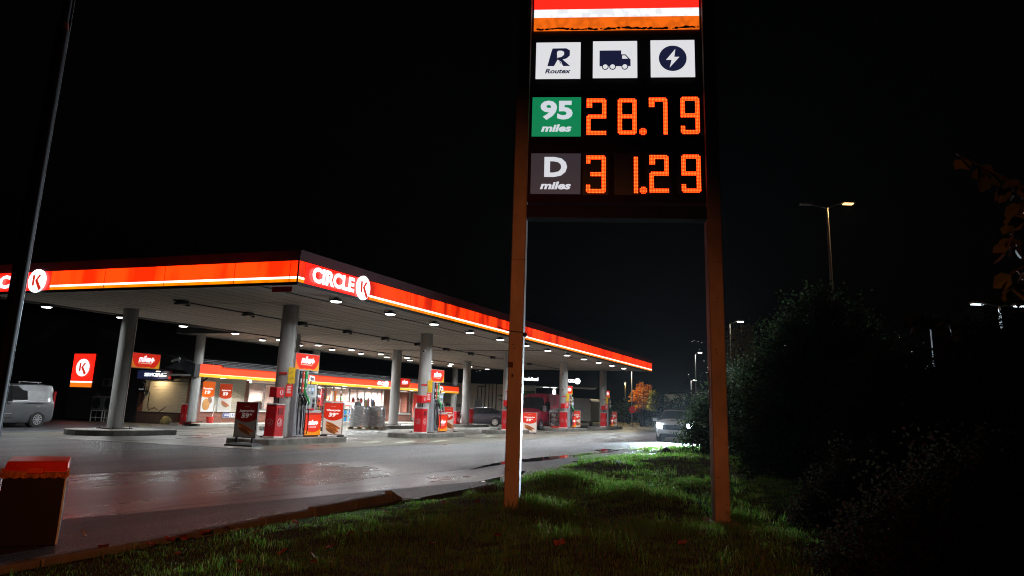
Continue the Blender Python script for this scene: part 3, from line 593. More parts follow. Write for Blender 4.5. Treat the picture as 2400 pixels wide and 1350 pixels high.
# red service bin with towel box
def person_icon(p, cx, cz, r, y, mi, mj):
    p.cyl((cx, y, cz), (cx, y-.004, cz), r, n=24, mi=mi, smooth=False); p.cyl((cx, y-.004, cz), (cx, y-.006, cz), r*.86, n=24, mi=mj, smooth=False)
    y -= .009; p.disc(cx+.15*r, cz+.5*r, r*.13, y, 10, mi); p.box(cx+.02*r, cx+.28*r, y, y+.002, cz-.1*r, cz+.34*r, mi); p.box(cx+.04*r, cx+.13*r, y, y+.002, cz-.6*r, cz-.1*r, mi); p.box(cx+.19*r, cx+.28*r, y, y+.002, cz-.6*r, cz-.1*r, mi); p.box(cx-.45*r, cx-.15*r, y, y+.002, cz-.5*r, cz-.1*r, mi)
def bin_thing(towel=True):
    t = thing("waste_bin", "", "waste bin")
    f = MB(); f.rbox(-.26, .26, -.24, .24, 0, .05, .01); f.build("plinth", M_wht, t)
    f = MB(); f.rbox(-.24, .24, -.22, .22, .05, 1.10, .02); f.build("body", M_red, t)
    f = MB(); f.rbox(-.25, .25, -.23, .23, 1.10, 1.15, .02); f.build("lid", mat("bin_lid", (.4, .36, .36), .4), t)
    f = MB(); f.box(-.13, .13, -.235, -.22, .80, 1.0); f.box(-.10, .10, -.24, -.235, .83, .97); f.build("flap", mat("flap_red", (.25, .01, .012), .35), t)
    f = MB(); person_icon(f, 0, .52, .13, -.222, 0, 1); f.build("litter_symbol", [E_bwt, M_red], t)
    f = MB(); f.M = FL; person_icon(f, 0, .52, .12, -.245, 0, 1); f.build("litter_symbol", [mat("shaded_icon", (.35, .3, .3), .5), M_red], t)  # side symbol painted as if in shade, while the front one glows
    if towel:
        f = MB(); f.cyl((-.12, 0, 1.15), (-.12, 0, 1.36), .02, n=8); f.cyl((.12, 0, 1.15), (.12, 0, 1.36), .02, n=8); f.build("post", M_dark, t)
        f = MB(); f.rbox(-.24, .20, -.16, .16, 1.36, 1.70, .02); f.build("towel_box", M_red, t)
        f = MB(); f.cyl((0.02, -.165, 1.53), (.02, -.17, 1.53), .09, n=14, mi=0); f.box(-.03, .06, -.176, -.171, 1.47, 1.6, 1); f.build("towel_symbol", [E_bwt, M_red], t)
    return t
b0 = bin_thing(); b1 = bin_thing(False); ub = [False, False]
def put_bin(tw, loc, label, group, rot=0):
    k = 0 if tw else 1; s0 = (b0, b1)[k]; o = s0 if not ub[k] else dup(s0, loc); ub[k] = True; o.location = loc; o.rotation_euler = (0, 0, rot); o['label'] = label; o['group'] = group
for i, x in enumerate(COLX):
    put_bin(True, (x-.62, 3.66, .206), "red waste bin with paper towel box, at the %s pump of the front row" % cols_lab[i], "red bins with towel boxes at the pumps")
p = gz(438, 998); put_bin(False, (p[0]+.2, p[1]+.3, 0), "red waste bin by the brick corner, beside the olive boulder", "plain red waste bins", -.3)
p = at(1068, 990, 62); put_bin(False, (p[0], p[1], .0), "red waste bin left of the parked black car, behind the second pump", "plain red waste bins", -.2)
put_bin(False, (COLX[3]+.75, TB-.1, .206), "red waste bin on the island in front of the parked black car", "plain red waste bins", .2)
# sandwich boards
def sausage(p, y, cx, cz, k, mi, mb, dark):
    # bread roll with a sausage, drawn as flat printed shapes
    def ell(x, z, a, b, r, m, yy):
        p.add([(cx+k*(x+a*math.cos(q)*math.cos(r)-b*math.sin(q)*math.sin(r)), yy, cz+k*(z+a*math.cos(q)*math.sin(r)+b*math.sin(q)*math.cos(r))) for q in [2*math.pi*i/20 for i in range(20)]], [tuple(range(20))], m)
    ell(-.02, 0, .30, .13, -.38, mb, y); ell(.03, .05, .36, .05, -.38, mi, y-.002); ell(-.03, -.05, .26, .07, -.38, dark, y-.003); ell(.02, .06, .22, .02, -.38, dark, y-.0035)
def board(title, price, double=False, w2=.84, h=1.12, base=True, dim=.3, lb=""):
    t = thing("sandwich_board", "", "sandwich board")
    kk = .4 if dim < .1 else 1.; er = em("bd_red%.2f" % dim, (.75*kk, .03*kk, .01*kk), dim); ew = em("bd_white%.2f" % dim, (.78*kk, .70*kk, .62*kk), dim*.9); et = em("bd_text%.2f" % dim, (.9, .85, .8), dim*1.6)  # prints glow as if lit; the board facing away gets darker, shaded colours
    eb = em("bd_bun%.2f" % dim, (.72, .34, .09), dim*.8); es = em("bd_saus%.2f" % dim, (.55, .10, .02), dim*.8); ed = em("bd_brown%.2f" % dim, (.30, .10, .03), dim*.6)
    z0 = .26 if base else .06
    f = MB()
    for a in (-w2/2, w2/2-.03): f.box(a, a+.03, -.03, .03, z0, z0+h)
    f.box(-w2/2+.03, w2/2-.03, -.03, .03, z0, z0+.03); f.box(-w2/2+.03, w2/2-.03, -.03, .03, z0+h-.03, z0+h); f.build("frame", mat("board_frame%.1f" % kk, (.4*kk, .34*kk, .32*kk), .4), t)
    f = MB(); x0, x1, a0, a1 = -w2/2+.03, w2/2-.03, z0+.03, z0+h-.03; hh = a1-a0; f.box(x0, x1, -.018, .018, a0, a1, 1)
    n = 16; cv = [(x0+(x1-x0)*k/n, a0+hh*(.43+.10*(2*k/n-1)**2)) for k in range(n+1)]
    f.add([(x, -.020, z) for x, z in cv]+[(x1, -.020, a1), (x0, -.020, a1)], [tuple(range(n+3))], 0)
    f.box(-.10, .10, -.0215, -.0205, a1-.12, a1-.115, 2); f.text("meny", 0, a1-.09, .14, .05, -.021, mi=5)
    if double: sausage(f, -.024, 0, a0+hh*.24, .95, 4, 3, 5); sausage(f, -.029, -.02, a0+hh*.13, .85, 4, 3, 5)
    else: sausage(f, -.024, 0, a0+hh*.22, .95, 4, 3, 5)
    f.text("fresh", .2, a0+.05, .14, .03, -.021, mi=0, bold=.02)
    f.build("poster", [er, ew, et, eb, es, ed], t)
    f = MB(); f.text(title, 0, a0+hh*.76, (x1-x0)*.74, .10, -.022, mi=0, bold=.03, shear=.15); f.text(price, -.04, a0+hh*.62, .30, .155, -.022, mi=0, bold=.04, shear=.1); f.text("90", .17, a0+hh*.66, .10, .06, -.022, mi=0, bold=.03, shear=.1); f.build("lettering", et, t)
    if base:
        f = MB(); f.box(-.33, -.27, -.02, .02, .1, z0); f.box(.27, .33, -.02, .02, .1, z0); f.build("leg", M_blk, t)
        f = MB(); f.add([(-.52, -.3, 0), (.52, -.3, 0), (.52, .3, 0), (-.52, .3, 0), (-.52, -.3, .05), (.52, -.3, .05), (.52, .3, .05), (-.52, .3, .05), (-.38, -.12, .11), (.38, -.12, .11), (.38, .12, .11), (-.38, .12, .11)],
            [(0, 3, 2, 1), (0, 1, 5, 4), (1, 2, 6, 5), (2, 3, 7, 6), (3, 0, 4, 7), (4, 5, 9, 8), (5, 6, 10, 9), (6, 7, 11, 10), (7, 4, 8, 11), (8, 9, 10, 11)]); f.build("base", mat("base_grey", (.06, .06, .065), .45), t)
    else:
        f = MB(); f.box(-.4, -.3, -.2, .2, 0, .06); f.box(.3, .4, -.2, .2, 0, .06); f.build("foot", M_blk, t)
    return t
def ploc(t, loc, rot, label, group=None): t.location = loc; t.rotation_euler = (0, 0, rot); t['label'] = label; t['group'] = group or "food advert boards"; return t
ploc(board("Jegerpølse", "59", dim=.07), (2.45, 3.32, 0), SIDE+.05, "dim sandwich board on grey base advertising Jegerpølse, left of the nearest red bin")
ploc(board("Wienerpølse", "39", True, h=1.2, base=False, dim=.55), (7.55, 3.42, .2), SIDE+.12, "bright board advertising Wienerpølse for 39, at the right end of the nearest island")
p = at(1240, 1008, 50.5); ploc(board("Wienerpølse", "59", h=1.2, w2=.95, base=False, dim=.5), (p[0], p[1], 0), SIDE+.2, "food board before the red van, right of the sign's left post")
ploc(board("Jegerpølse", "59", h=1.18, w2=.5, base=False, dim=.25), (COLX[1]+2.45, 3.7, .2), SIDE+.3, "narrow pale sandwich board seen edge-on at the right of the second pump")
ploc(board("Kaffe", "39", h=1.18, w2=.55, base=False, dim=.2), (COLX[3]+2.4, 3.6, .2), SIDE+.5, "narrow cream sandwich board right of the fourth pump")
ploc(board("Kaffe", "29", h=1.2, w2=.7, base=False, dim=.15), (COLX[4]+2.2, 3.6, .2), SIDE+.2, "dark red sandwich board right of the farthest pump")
# small cctv cameras on the front columns
cc = None
for k, (x, y, z, lb) in enumerate(((COLX[1]-.38, TA-.1, 4.0, "small white dome camera on the second front column"), (COLX[3]-.33, TA-.1, 4.0, "upper small camera on the fourth front column"), (COLX[3]-.33, TA-.1, 2.9, "lower small camera on the fourth front column"),
        (COLX[4]-.33, TA-.1, 3.6, "upper small camera on the farthest front column"), (COLX[4]-.33, TA-.1, 2.4, "lower small camera on the farthest front column"), (COLX[2]-.33, TA-.1, 3.9, "small camera on the front column beside the sign's left post"))):
    if cc is None:
        cc = thing("security_camera", lb, "camera", (x, y, z), 0, "small security cameras on the columns")
        f = MB(); f.cyl((.15, .05, 0), (0, 0, 0), .03, n=8); f.build("arm", M_gry, cc); f = MB(); f.cyl((.06, .0, 0), (-.14, -.05, -.03), .06, n=12); f.build("housing", M_pw, cc); f = MB(); f.cyl((-.141, -.05, -.03), (-.16, -.055, -.034), .045, n=12); f.build("lens", M_hb, cc)
    else: dup(cc, (x, y, z), None, lb)
# cage of firewood bags beside the fourth island
p = gz(1303, 1009); cg = thing("display_cage", "grey wire cage full of wrapped white bags, left of the fourth pump", "cage", (p[0], p[1], 0), SIDE+.25)
f = MB(); W2, DP, H2 = .46, .35, 1.45
for a in (-W2, W2):
    for b in (-DP, DP): f.cyl((a, b, 0), (a, b, H2), .018, n=6)
for z in (.15, .55, .95, 1.25, H2):
    f.tube([(-W2, -DP, z), (W2, -DP, z), (W2, DP, z), (-W2, DP, z), (-W2, -DP, z)], .01, 4)
for k in range(1, 8): f.cyl((-W2+k*W2/4, -DP, .15), (-W2+k*W2/4, -DP, 1.25), .005, n=4)
f.build("wire_frame", M_steel, cg)
f = MB()
for z in (.2, .55, .9):
    for a in (-.22, .22): f.ball((a+rng.normal(0, .02), 0, z+.16), .24, 10, 7, sq=(.95, 1.1, .78))
f.ball((-.15, 0, 1.42), .22, 9, 6, sq=(1.1, 1.2, .5)); f.ball((.2, .05, 1.5), .2, 9, 6, sq=(1.2, 1, .5))
f.build("bags", mat("plastic_bags", (.42, .42, .4), .35, 0, .35, 9, .6, 14), cg)
f = MB(); f.plate(-W2+.02, W2-.02, 1.27, 1.43, -DP-.022, 0); f.build("header", mat("header_pic", (.3, .3, .32), .4, var=.5, scale=9), cg)
p = gz(1297, 1010); t = thing("fire_bucket", "red box on the ground in front of the wire cage", "box", (p[0]-.35, p[1]-.25, 0), SIDE+.2); f = MB(); f.rbox(-.25, .25, -.2, .2, 0, .3, .02); f.build("body", mat("box_red", (.5, .05, .02), .5), t); f = MB(); f.box(-.27, .27, -.22, .22, .3, .34); f.build("lid", M_red, t)
# wrapped pallets
M_wrap = mat("stretch_wrap", (.6, .61, .64), .13, .55, .25, 3.5, 1., 5, stretch=(1, 1, 2.4), coat=.5)
def pallet(px, w2, h, lab, d=.6):
    p = gz(*px); t = thing("wrapped_pallet", lab, "pallet", (p[0], p[1]+.3, 0), SIDE+.37, "plastic-wrapped pallets before the shop")
    f = MB()
    for z in (0, .11): f.box(-w2/2, w2/2, -d, -d+.12, z, z+.025); f.box(-w2/2, w2/2, -.06, .06, z, z+.025); f.box(-w2/2, w2/2, d-.12, d, z, z+.025)
    for a in (-w2/2, -.05, w2/2-.1): f.box(a, a+.1, -d+.01, d-.01, .026, .109)
    f.build("wooden_base", mat("pallet_wood", (.3, .22, .12), .8, 0, .3), t)
    f = MB(); n = 28; m = 16; vs = []
    for j in range(m+1):
        z = .14+h*j/m; k = 1-.10*(j/m)**6
        for i in range(n):
            a = 2*math.pi*i/n; c, s_ = math.cos(a), math.sin(a); q = (abs(c)**6+abs(s_)**6)**(-1/6); r = 1+.014*math.sin(7*z+3*a)+.012*math.sin(19*z-7*a)
            vs.append((w2/2*c*q*r*k, d*s_*q*r*k, z))
    f.add(vs, [(j*n+i, j*n+(i+1) % n, (j+1)*n+(i+1) % n, (j+1)*n+i) for j in range(m) for i in range(n)]+[tuple(range(m*n, (m+1)*n))], 0, True); f.build("wrapped_load", M_wrap, t)
pallet((852, 1006), 1.12, 1.18, "left of the two pallets wrapped in crumpled clear plastic, before the shop")
pallet((891, 1006), .95, 1.2, "right of the two plastic-wrapped pallets, beside the round column")
# ================================================================== PRICE SIGN (pylon)
PA = gz(1197, 1206); PB2 = gz(1695, 1228); pdv = (PB2-PA)[:2]; prot = math.atan2(pdv[1], pdv[0]); PW = float(np.hypot(*pdv))
py = thing("price_pylon", "tall two-post fuel price sign showing 28.79 and 31.29 in orange digits", "price sign", (PA[0], PA[1], 0), prot)
_pn = np.array([math.sin(prot), -math.cos(prot)]); _pe = np.array([math.cos(prot), math.sin(prot)])
def PP(x, y):
    d = ray(x, y); k = ((PA-CAM)[:2]@_pn)/(d[:2]@_pn); P = CAM+d*k; return float((P-PA)[:2]@_pe), float(P[2])
M_post = mat("post_paint", (.34, .26, .21), .5, 0, .2, 2.2, .35, 60, stretch=(1, 1, .5))
f = MB(); 
for xc in (0, PW):
    f = MB(); f.rbox(xc-.105, xc+.105, 0, .34, -.3, 10.4, .012)
    for z in (.25, .6, 1.45, 2.3, 2.35, 3.1, 4.3, 5.6, 6.9): f.cyl((xc+.06*math.sin(z*7), -.004, z), (xc+.06*math.sin(z*7), .01, z), .007+.003*math.sin(z*3), n=6, mi=1)
    f.box(xc-.106, xc+.106, -.001, .341, 3.62, 3.626, 1)
    if xc == 0:
        f.box(-.106, -.03, -.002, .001, 2.02, 2.10, 1); f.box(-.05, -.02, -.002, .001, 1.88, 1.93, 1)
    MB().rbox(xc-.22, xc+.22, -.12, .46, -.3, .03, .02).build("footing", M_conc, py)
    o = f.build("post", [M_post, mat("rust_mark", (.06, .02, .012), .7)], py)
h = MB(); h.tube([(PW-.115, .05, 2.05), (PW-.135, .05, 2.03), (PW-.135, .05, 1.55), (PW-.115, .05, 1.53)], .007, 5); h.build("grab_wire", M_dark, py)
h = MB(); h.tube([(-.3, .1, 2.62), (-.1, -.012, 2.55), (.1, -.012, 2.53), (.13, .05, 2.50)], .006, 5); h.ball((.13, .02, 2.50), .035); h.build("cable", M_blk, py)
x0, x1 = .105, PW-.105
MD = mat("sign_body", (.022, .018, .03), .5, 0, .1); MDR = mat("price_body", (.04, .010, .012), .95, 0, .1, spec=0)
zf = [PP(1236, 507)[1], PP(1236, 487)[1], PP(1232, 470)[1], PP(1232, 343)[1], PP(1236, 330)[1], PP(1238, 205)[1], PP(1240, 84)[1]]
f = MB(); f.box(x0, x1, .03, .31, zf[0]+.0, zf[1]+.05); f.build("lower_beam", mat("beam_paint", (.03, .018, .016), .95, spec=0), py)
f = MB(); f.box(x0, x1, .02, .30, zf[0]-.012, zf[0]-.002); f.build("beam_edge", mat("edge_paint", (.05, .05, .05), .95, spec=0), py)
f = MB(); f.box(x0, x1, .06, .30, zf[2], zf[3]); f.box(x0, x1, .09, .28, zf[3], zf[4]); f.box(x0, x1, .06, .30, zf[4], zf[5]-.02); f.build("price_box", MDR, py)
f = MB(); f.box(x0, x1, .06, .30, zf[5], zf[6]); f.build("service_box", MD, py)
f = MB(); f.box(x0, x1, .06, .30, zf[6]+.004, 10.3); f.build("logo_box", MD, py)
# top light box, going up past the picture's edge
zb, zo, zw = PP(1247, 67)[1]-.02, PP(1247, 40)[1], PP(1247, 21)[1]
f = MB(); f.box(.14, PW-.14, .03, .058, zw, 10.2, 0); f.box(.14, PW-.14, .03, .058, zo, zw-.001, 1); f.box(.14, PW-.14, .03, .058, zb, zo-.001, 2)
f.build("logo_panel", [em("pyl_red", (1., .012, .006), 2.2), em("pyl_white", (.95, .97, 1.), 1.1, .2, 8), em("pyl_orange", (1., .16, .008), .95, .25, 9)], py)
q = MB(); roundel(q, PW/2, zw+1.15, .85, .028); kshape(q, PW/2, zw+1.15, .85, -.03, 1); q.build("roundel", [em("pyl_disc", (1, 1, 1), 1.6), M_kr], py)
mo = MB()   # moss and dirt collected along the lower edge
for k in range(260):
    a = rng.uniform(.15, PW-.15); r = rng.uniform(.006, .022); mo.ball((a, .028, zb+.004+abs(rng.normal(0, .010))+.02*max(0, math.sin(a*3)**8)), r, 6, 4, sq=(1.6, .5, .7))
mo.build("moss", mat("moss", (.01, .012, .006), .95), py)
# three service tiles
ics = [(1257, 97.5, 1360, 182), (1390, 94.5, 1494, 180), (1525, 92, 1630, 178)]
for k, (a, b, c, d) in enumerate(ics):
    xa, za = PP(a, b); xb, zb_ = PP(c, d); za = (za+PP(c, b)[1])/2; cx, cz, w_, h_ = (xa+xb)/2, (za+zb_)/2, xb-xa, za-zb_
    f = MB(); f.box(cx-w_/2-.01, cx+w_/2+.01, .045, .059, cz-h_/2-.01, cz+h_/2+.01, 1); f.box(cx-w_/2, cx+w_/2, .03, .0445, cz-h_/2, cz+h_/2, 0); f.build("service_tile", [E_face, MD], py)
    g = MB(); y = .026
    if k == 0:
        u = h_*.42/2; X = lambda t_: cx+.0+t_*w_; Z = lambda t_: cz+t_*h_
        g.add([(X(-.24), y, Z(-.16)), (X(-.09), y, Z(-.16)), (X(-.02), y, Z(.0)), (X(-.03), y, Z(.21)), (X(.02), y, Z(.33)), (X(-.13), y, Z(.33)), (X(-.16), y, Z(.22))], [(0, 1, 2, 3, 4, 5, 6)])
        P = [(-.02, .33), (.18, .33), (.26, .27), (.26, .13), (.19, .05), (.10, .02), (.27, -.16), (.11, -.16), (-.02, .02), (-.02, .07), (.07, .09), (.13, .15), (.13, .23), (.08, .265), (-.04, .265)]
        g.prism([(X(a_), Z(b_)) for a_, b_ in P], y-.002, y)
        g.tube([(X(.00), y-.004, Z(-.0)), (X(.07), y-.004, Z(-.06)), (X(.10), y-.004, Z(-.16))], .006, 4, 1)
        g.text("Routex", cx, cz-h_*.30, w_*.58, h_*.13, y, mi=0, bold=.03, shear=.25)
    elif k == 1:
        bx0, bx1, bz0, bz1 = cx-w_*.35, cx+w_*.14, cz-h_*.19, cz+h_*.24
        g.box(bx0, bx1, y-.002, y, bz0, bz1); g.prism([(bx1, bz0), (bx1, bz1-h_*.11), (bx1+w_*.10, bz1-h_*.11), (bx1+w_*.18, bz0+h_*.21), (bx1+w_*.21, bz0+h_*.18), (bx1+w_*.21, bz0)], y-.0025, y-.0005)
        g.prism([(bx1+.015, bz0+h_*.20), (bx1+.015, bz1-h_*.14), (bx1+w_*.09, bz1-h_*.14), (bx1+w_*.155, bz0+h_*.20)], y-.004, y-.003, 1)
        for a_ in (-.22, -.055, .22): g.cyl((cx+a_*w_, y-.003, bz0-.01), (cx+a_*w_, y-.005, bz0-.01), h_*.085, n=20, smooth=False); g.cyl((cx+a_*w_, y-.006, bz0-.01), (cx+a_*w_, y-.0075, bz0-.01), h_*.062, n=20, mi=1, smooth=False)
    else:
        g.cyl((cx, y, cz), (cx, y-.002, cz), h_*.345, n=40, smooth=False)
        g.prism([(cx+a_*w_*.9, cz+b_*h_*.9) for a_, b_ in [(.07, .28), (-.17, -.05), (-.03, -.05), (-.08, -.28), (.17, .04), (.04, .04)]], y-.005, y-.004, 1)
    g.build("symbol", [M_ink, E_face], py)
def grade(a, b, c, d, big, col, estr, bh):
    xa, za = PP(a, b); xb, zb_ = PP(c, d); za = (za+PP(c, b)[1])/2; cx, cz, w_, h_ = (xa+xb)/2, (za+zb_)/2, xb-xa, za-zb_
    f = MB(); f.box(cx-w_/2, cx+w_/2, .035, .059, cz-h_/2, cz+h_/2); f.build("grade_plate", em("grade_%s" % big, col, estr), py)
    g = MB(); g.text(big, cx, cz+h_*.16, w_*(.66 if len(big) > 1 else .46), h_*.50, .033, bold=.04); g.text("miles", cx, cz-h_*.30, w_*.62, h_*.19, .033, bold=.04, shear=.22); g.build("lettering", em("grade_white", (.85, .9, .98), .75), py)
grade(1248, 226, 1361, 317, "95", (.012, .42, .16), .5, 0); grade(1245, 358, 1360, 453, "D", (.07, .06, .075), .45, 0)
E_dot = em("led_dot", (1., .030, .004), 4.); E_dotc = em("led_core", (1., .13, .012), 4.5)
SEG = {'0': "abcdef", '1': "bc", '2': "abged", '3': "abgcd", '4': "fgbc", '5': "afgcd", '6': "afgedc", '7': "abc", '8': "abcdefg", '9': "abcdfg"}
def digit(ch, px0, pz0, px1, pz1, halfg=False):
    xa, za = PP(px0, pz0); xb, zb_ = PP(px1, pz1); za = (za+PP(px1, pz0)[1])/2
    nz = 27; pitch = (za-zb_)/nz; nx = int(round((xb-xa)/pitch)); pitchx = (xb-xa)/nx; on = set(); s_ = SEG[ch]; w_ = 3
    def blk(i0, i1, k0, k1):
        for i in range(i0, i1):
            for k in range(k0, k1): on.add((i, k))
    if 'a' in s_: blk(0 if 'f' not in s_ else 1, nx-1, nz-w_, nz)
    if 'd' in s_: blk(1 if 'e' not in s_ or ch in '086' else 0, nx-1 if ch != '2' else nx, 0, w_)
    if 'g' in s_: blk(0 if ch != '3' else 3, nx, nz//2-1, nz//2+2)
    mid = nz//2
    if 'b' in s_: blk(nx-w_, nx, mid, nz-1)
    if 'c' in s_: blk(nx-w_, nx, 1 if 'd' in s_ else 0, mid+1)
    if 'f' in s_: blk(0, w_, mid, nz-1)
    if 'e' in s_: blk(0, w_, 1 if ch != '2' else 0, mid)
    if ch in '27': blk(0, 4, nz-7, nz-1)
    if ch in '39': blk(0, 3, 1, 6)
    if ch == '3': blk(0, 3, nz-6, nz-1)
    if ch in '2': on.difference_update({(nx-1, nz-1), (nx-1, mid-2), (0, mid+1)})
    f = MB()
    for (i, k) in on:
        cx, cz = xa+(i+.5)*pitchx, zb_+(k+.5)*pitch; r = pitch*.45
        f.add([(cx-r, .045, cz-r*.4), (cx-r*.4, .045, cz-r), (cx+r*.4, .045, cz-r), (cx+r, .045, cz-r*.4), (cx+r, .045, cz+r*.4), (cx+r*.4, .045, cz+r), (cx-r*.4, .045, cz+r), (cx-r, .045, cz+r*.4)], [tuple(range(8))], 0)
        r *= .42; f.add([(cx-r, .044, cz-r), (cx+r, .044, cz-r), (cx+r, .044, cz+r), (cx-r, .044, cz+r)], [(0, 1, 2, 3)], 1)
    f.build("digit", [E_dot, E_dotc], py)
f = MB()
for (a, b, c, d) in ((1366, 221, 1425, 318), (1440, 221, 1499, 318), (1513, 220, 1573, 317), (1587, 219, 1648, 316), (1366, 356, 1426, 455), (1440, 356, 1500, 455), (1514, 355, 1574, 454), (1588, 354, 1650, 453)):
    xa, za = PP(a, b); xb, zb_ = PP(c, d); f.box(xa, xb, .05, .0595, zb_, za)
f.build("digit_window", mat("window_black", (.008, .006, .008), .3), py)
for ch, a, b, c, d in (("2", 1375, 228, 1421, 314), ("8", 1448, 228, 1493, 313), ("7", 1521, 226, 1566, 313), ("9", 1595, 224, 1642, 312), ("3", 1374, 362, 1420, 451), ("1", 1473, 362, 1496, 451), ("2", 1522, 361, 1569, 450), ("9", 1597, 360, 1645, 450)):
    digit(ch, a, b, c, d)
for (a, b) in ((1507.5, 306), (1508.5, 444)):
    xa, za = PP(a, b); f = MB()
    for i in range(-2, 3):
        for k in range(-2, 3):
            if abs(i)+abs(k) < 4: r = .0085; cx, cz = xa+i*.0225, za+k*.0225; f.add([(cx-r, .045, cz-r), (cx+r, .045, cz-r), (cx+r, .045, cz+r), (cx-r, .045, cz+r)], [(0, 1, 2, 3)], 0); r *= .4; f.add([(cx-r, .044, cz-r), (cx+r, .044, cz-r), (cx+r, .044, cz+r), (cx-r, .044, cz+r)], [(0, 1, 2, 3)], 1)
    f.build("decimal_point", [E_dot, E_dotc], py)
# ================================================================== foreground left: waste bin and flag pole
p = gz(60, 1274); wb = thing("waste_bin", "dark litter bin with a red lid and orange bag, near the camera on the left", "waste bin", (p[0], p[1], 0), -.74)
f = MB(); k = .275
f.add([(-k, -.2, 0), (k, -.2, 0), (k, .2, 0), (-k, .2, 0), (-k, -.2, .70), (k, -.2, .70), (k, .2, .70), (-k, .2, .70)], [(0, 3, 2, 1), (4, 5, 6, 7), (0, 1, 5, 4), (1, 2, 6, 5), (2, 3, 7, 6), (3, 0, 4, 7)])
f.build("body", mat("bin_dark", (.010, .005, .006), .6, spec=.2), wb, bevel=.012)
MB().box(k-.012, k+.006, -.206, -.19, .01, .70).build("lit_edge", M_steel, wb); MB().box(k-.012, k+.006, .19, .206, .01, .70).build("lit_edge", M_steel, wb)  # pale strips stand in for light catching the right edges
f = MB(); f.add([(-k, -.25, .70), (k, -.25, .69), (k, .22, .70), (-k, .22, .70), (-k+.02, -.20, .79), (k-.0, -.20, .79), (k-.0, .22, .81), (-k+.02, .22, .81)], [(0, 3, 2, 1), (4, 5, 6, 7), (0, 1, 5, 4), (1, 2, 6, 5), (2, 3, 7, 6), (3, 0, 4, 7)]); f.box(-.07, .07, -.25, -.235, .68, .735); f.build("lid", mat("lid_red", (.9, .05, .02), .3), wb, bevel=.006)
f = MB(); n = 40; vs = []
for j in range(4):
    for i in range(n+1):
        a = -k-.02+(2*k+.04)*i/n; vs.append((a, -.215-.012*math.sin(i*1.7+j)-.006*j, .735-.03*j-.015*abs(math.sin(i*.55))))
f.add(vs, [(j*(n+1)+i, (j+1)*(n+1)+i, (j+1)*(n+1)+i+1, j*(n+1)+i+1) for j in range(3) for i in range(n)]); f.build("bag", mat("bag_orange", (.6, .22, .06), .3, var=.3, scale=20), wb)
p = at(-42, 1136, 11.6)
lp = thing("flag_pole", "tall dark tapered metal pole at the left edge, thinner above its collar", "pole", (p[0], p[1], 0))
f = MB(); f.cyl((0, 0, -.2), (0, 0, 6.15), .095, .078, 20); f.cyl((0, 0, 6.25), (0, 0, 11), .055, .045, 16); f.build("shaft", mat("pole_metal", (.025, .025, .028), .55, 0, .1, spec=.2), lp)
f = MB(); f.cyl((0, 0, 6.15), (0, 0, 6.25), .080, .056, 20); f.build("collar", mat("collar_red", (.25, .05, .03), .5), lp)
f = MB(); f.tube([(.10, -.03, -.1), (.09, -.03, 3), (.08, -.03, 6.2), (.06, -.03, 11)], .006, 5); f.build("halyard", M_steel, lp)
# ================================================================== SHOP
TW, TF = 19.4, 17.5
def brick_mat(name, c1, c2, mortar, sc_=1.):
    m, t = nodes(name); b = t.nodes["Principled BSDF"]; N = t.nodes.new; Lk = t.links.new
    tc = N("ShaderNodeTexCoord"); sx = N("ShaderNodeSeparateXYZ"); Lk(tc.outputs["Object"], sx.inputs[0]); ad = N("ShaderNodeMath"); Lk(sx.outputs[0], ad.inputs[0]); Lk(sx.outputs[1], ad.inputs[1])
    cb = N("ShaderNodeCombineXYZ"); Lk(ad.outputs[0], cb.inputs[0]); Lk(sx.outputs[2], cb.inputs[1])
    br = N("ShaderNodeTexBrick"); br.inputs["Scale"].default_value = 1; br.inputs["Brick Width"].default_value = .25; br.inputs["Row Height"].default_value = .085; br.inputs["Mortar Size"].default_value = .008
    br.inputs["Color1"].default_value = (*c1, 1); br.inputs["Color2"].default_value = (*c2, 1); br.inputs["Mortar"].default_value = (*mortar, 1); Lk(cb.outputs[0], br.inputs[0]); Lk(br.outputs[0], b.inputs["Base Color"]); b.inputs["Roughness"].default_value = .8
    bp = N("ShaderNodeBump"); bp.inputs[0].default_value = .6; bp.inputs[1].default_value = .01; bp.invert = True; Lk(br.outputs[1], bp.inputs["Height"]); Lk(bp.outputs[0], b.inputs["Normal"]); MATS[name] = m; return m
M_brk = brick_mat("red_brick", (.24, .075, .045), (.16, .05, .03), (.16, .14, .12)); M_brd = brick_mat("dark_brick", (.06, .03, .025), (.04, .022, .02), (.08, .075, .07))
M_sid = mat("pale_siding", (.46, .43, .36), .6, 0, .07, 2, stretch=(.3, 1, 6)); M_frm = mat("alu_frame", (.38, .38, .38), .35, .4, .05)
M_gl = clear_glass("shop_glass")
tag(MB().box(15.9, 48.5, 17.3, TW+.0, 0, .11).build("pavement", mat("pavement_slab", (.36, .35, .31), .6, 0, .2, 2.5)), kind="structure")
sh = thing("shop_building", "low brick petrol station shop with red and yellow fascia and bright windows", "shop")
for q in ((17.2, 21.749, TW, TW+.3, .1, .72), (21.75, 22.05, TW-.02, TW+.3, .1, 2.6), (22.05, 25.2, TW, TW+.3, .1, .82), (25.2, 29.3, TW, TW+.3, .1, 2.6), (38.5, 40.7, TW, TW+.3, .1, 2.6), (40.7, 42.9, TW, TW+.3, .1, .75), (42.9, 43.28, TW, TW+.3, .1, 2.6), (43.28, 44.75, TW, TW+.3, .1, .3), (44.75, 48.5, TW, TW+.3, .1, 2.6), (48.2, 48.5, TW+.3, 29, .1, 2.6)): MB().box(*q).build("brick_wall", M_brk, sh)
f = MB(); z = .72
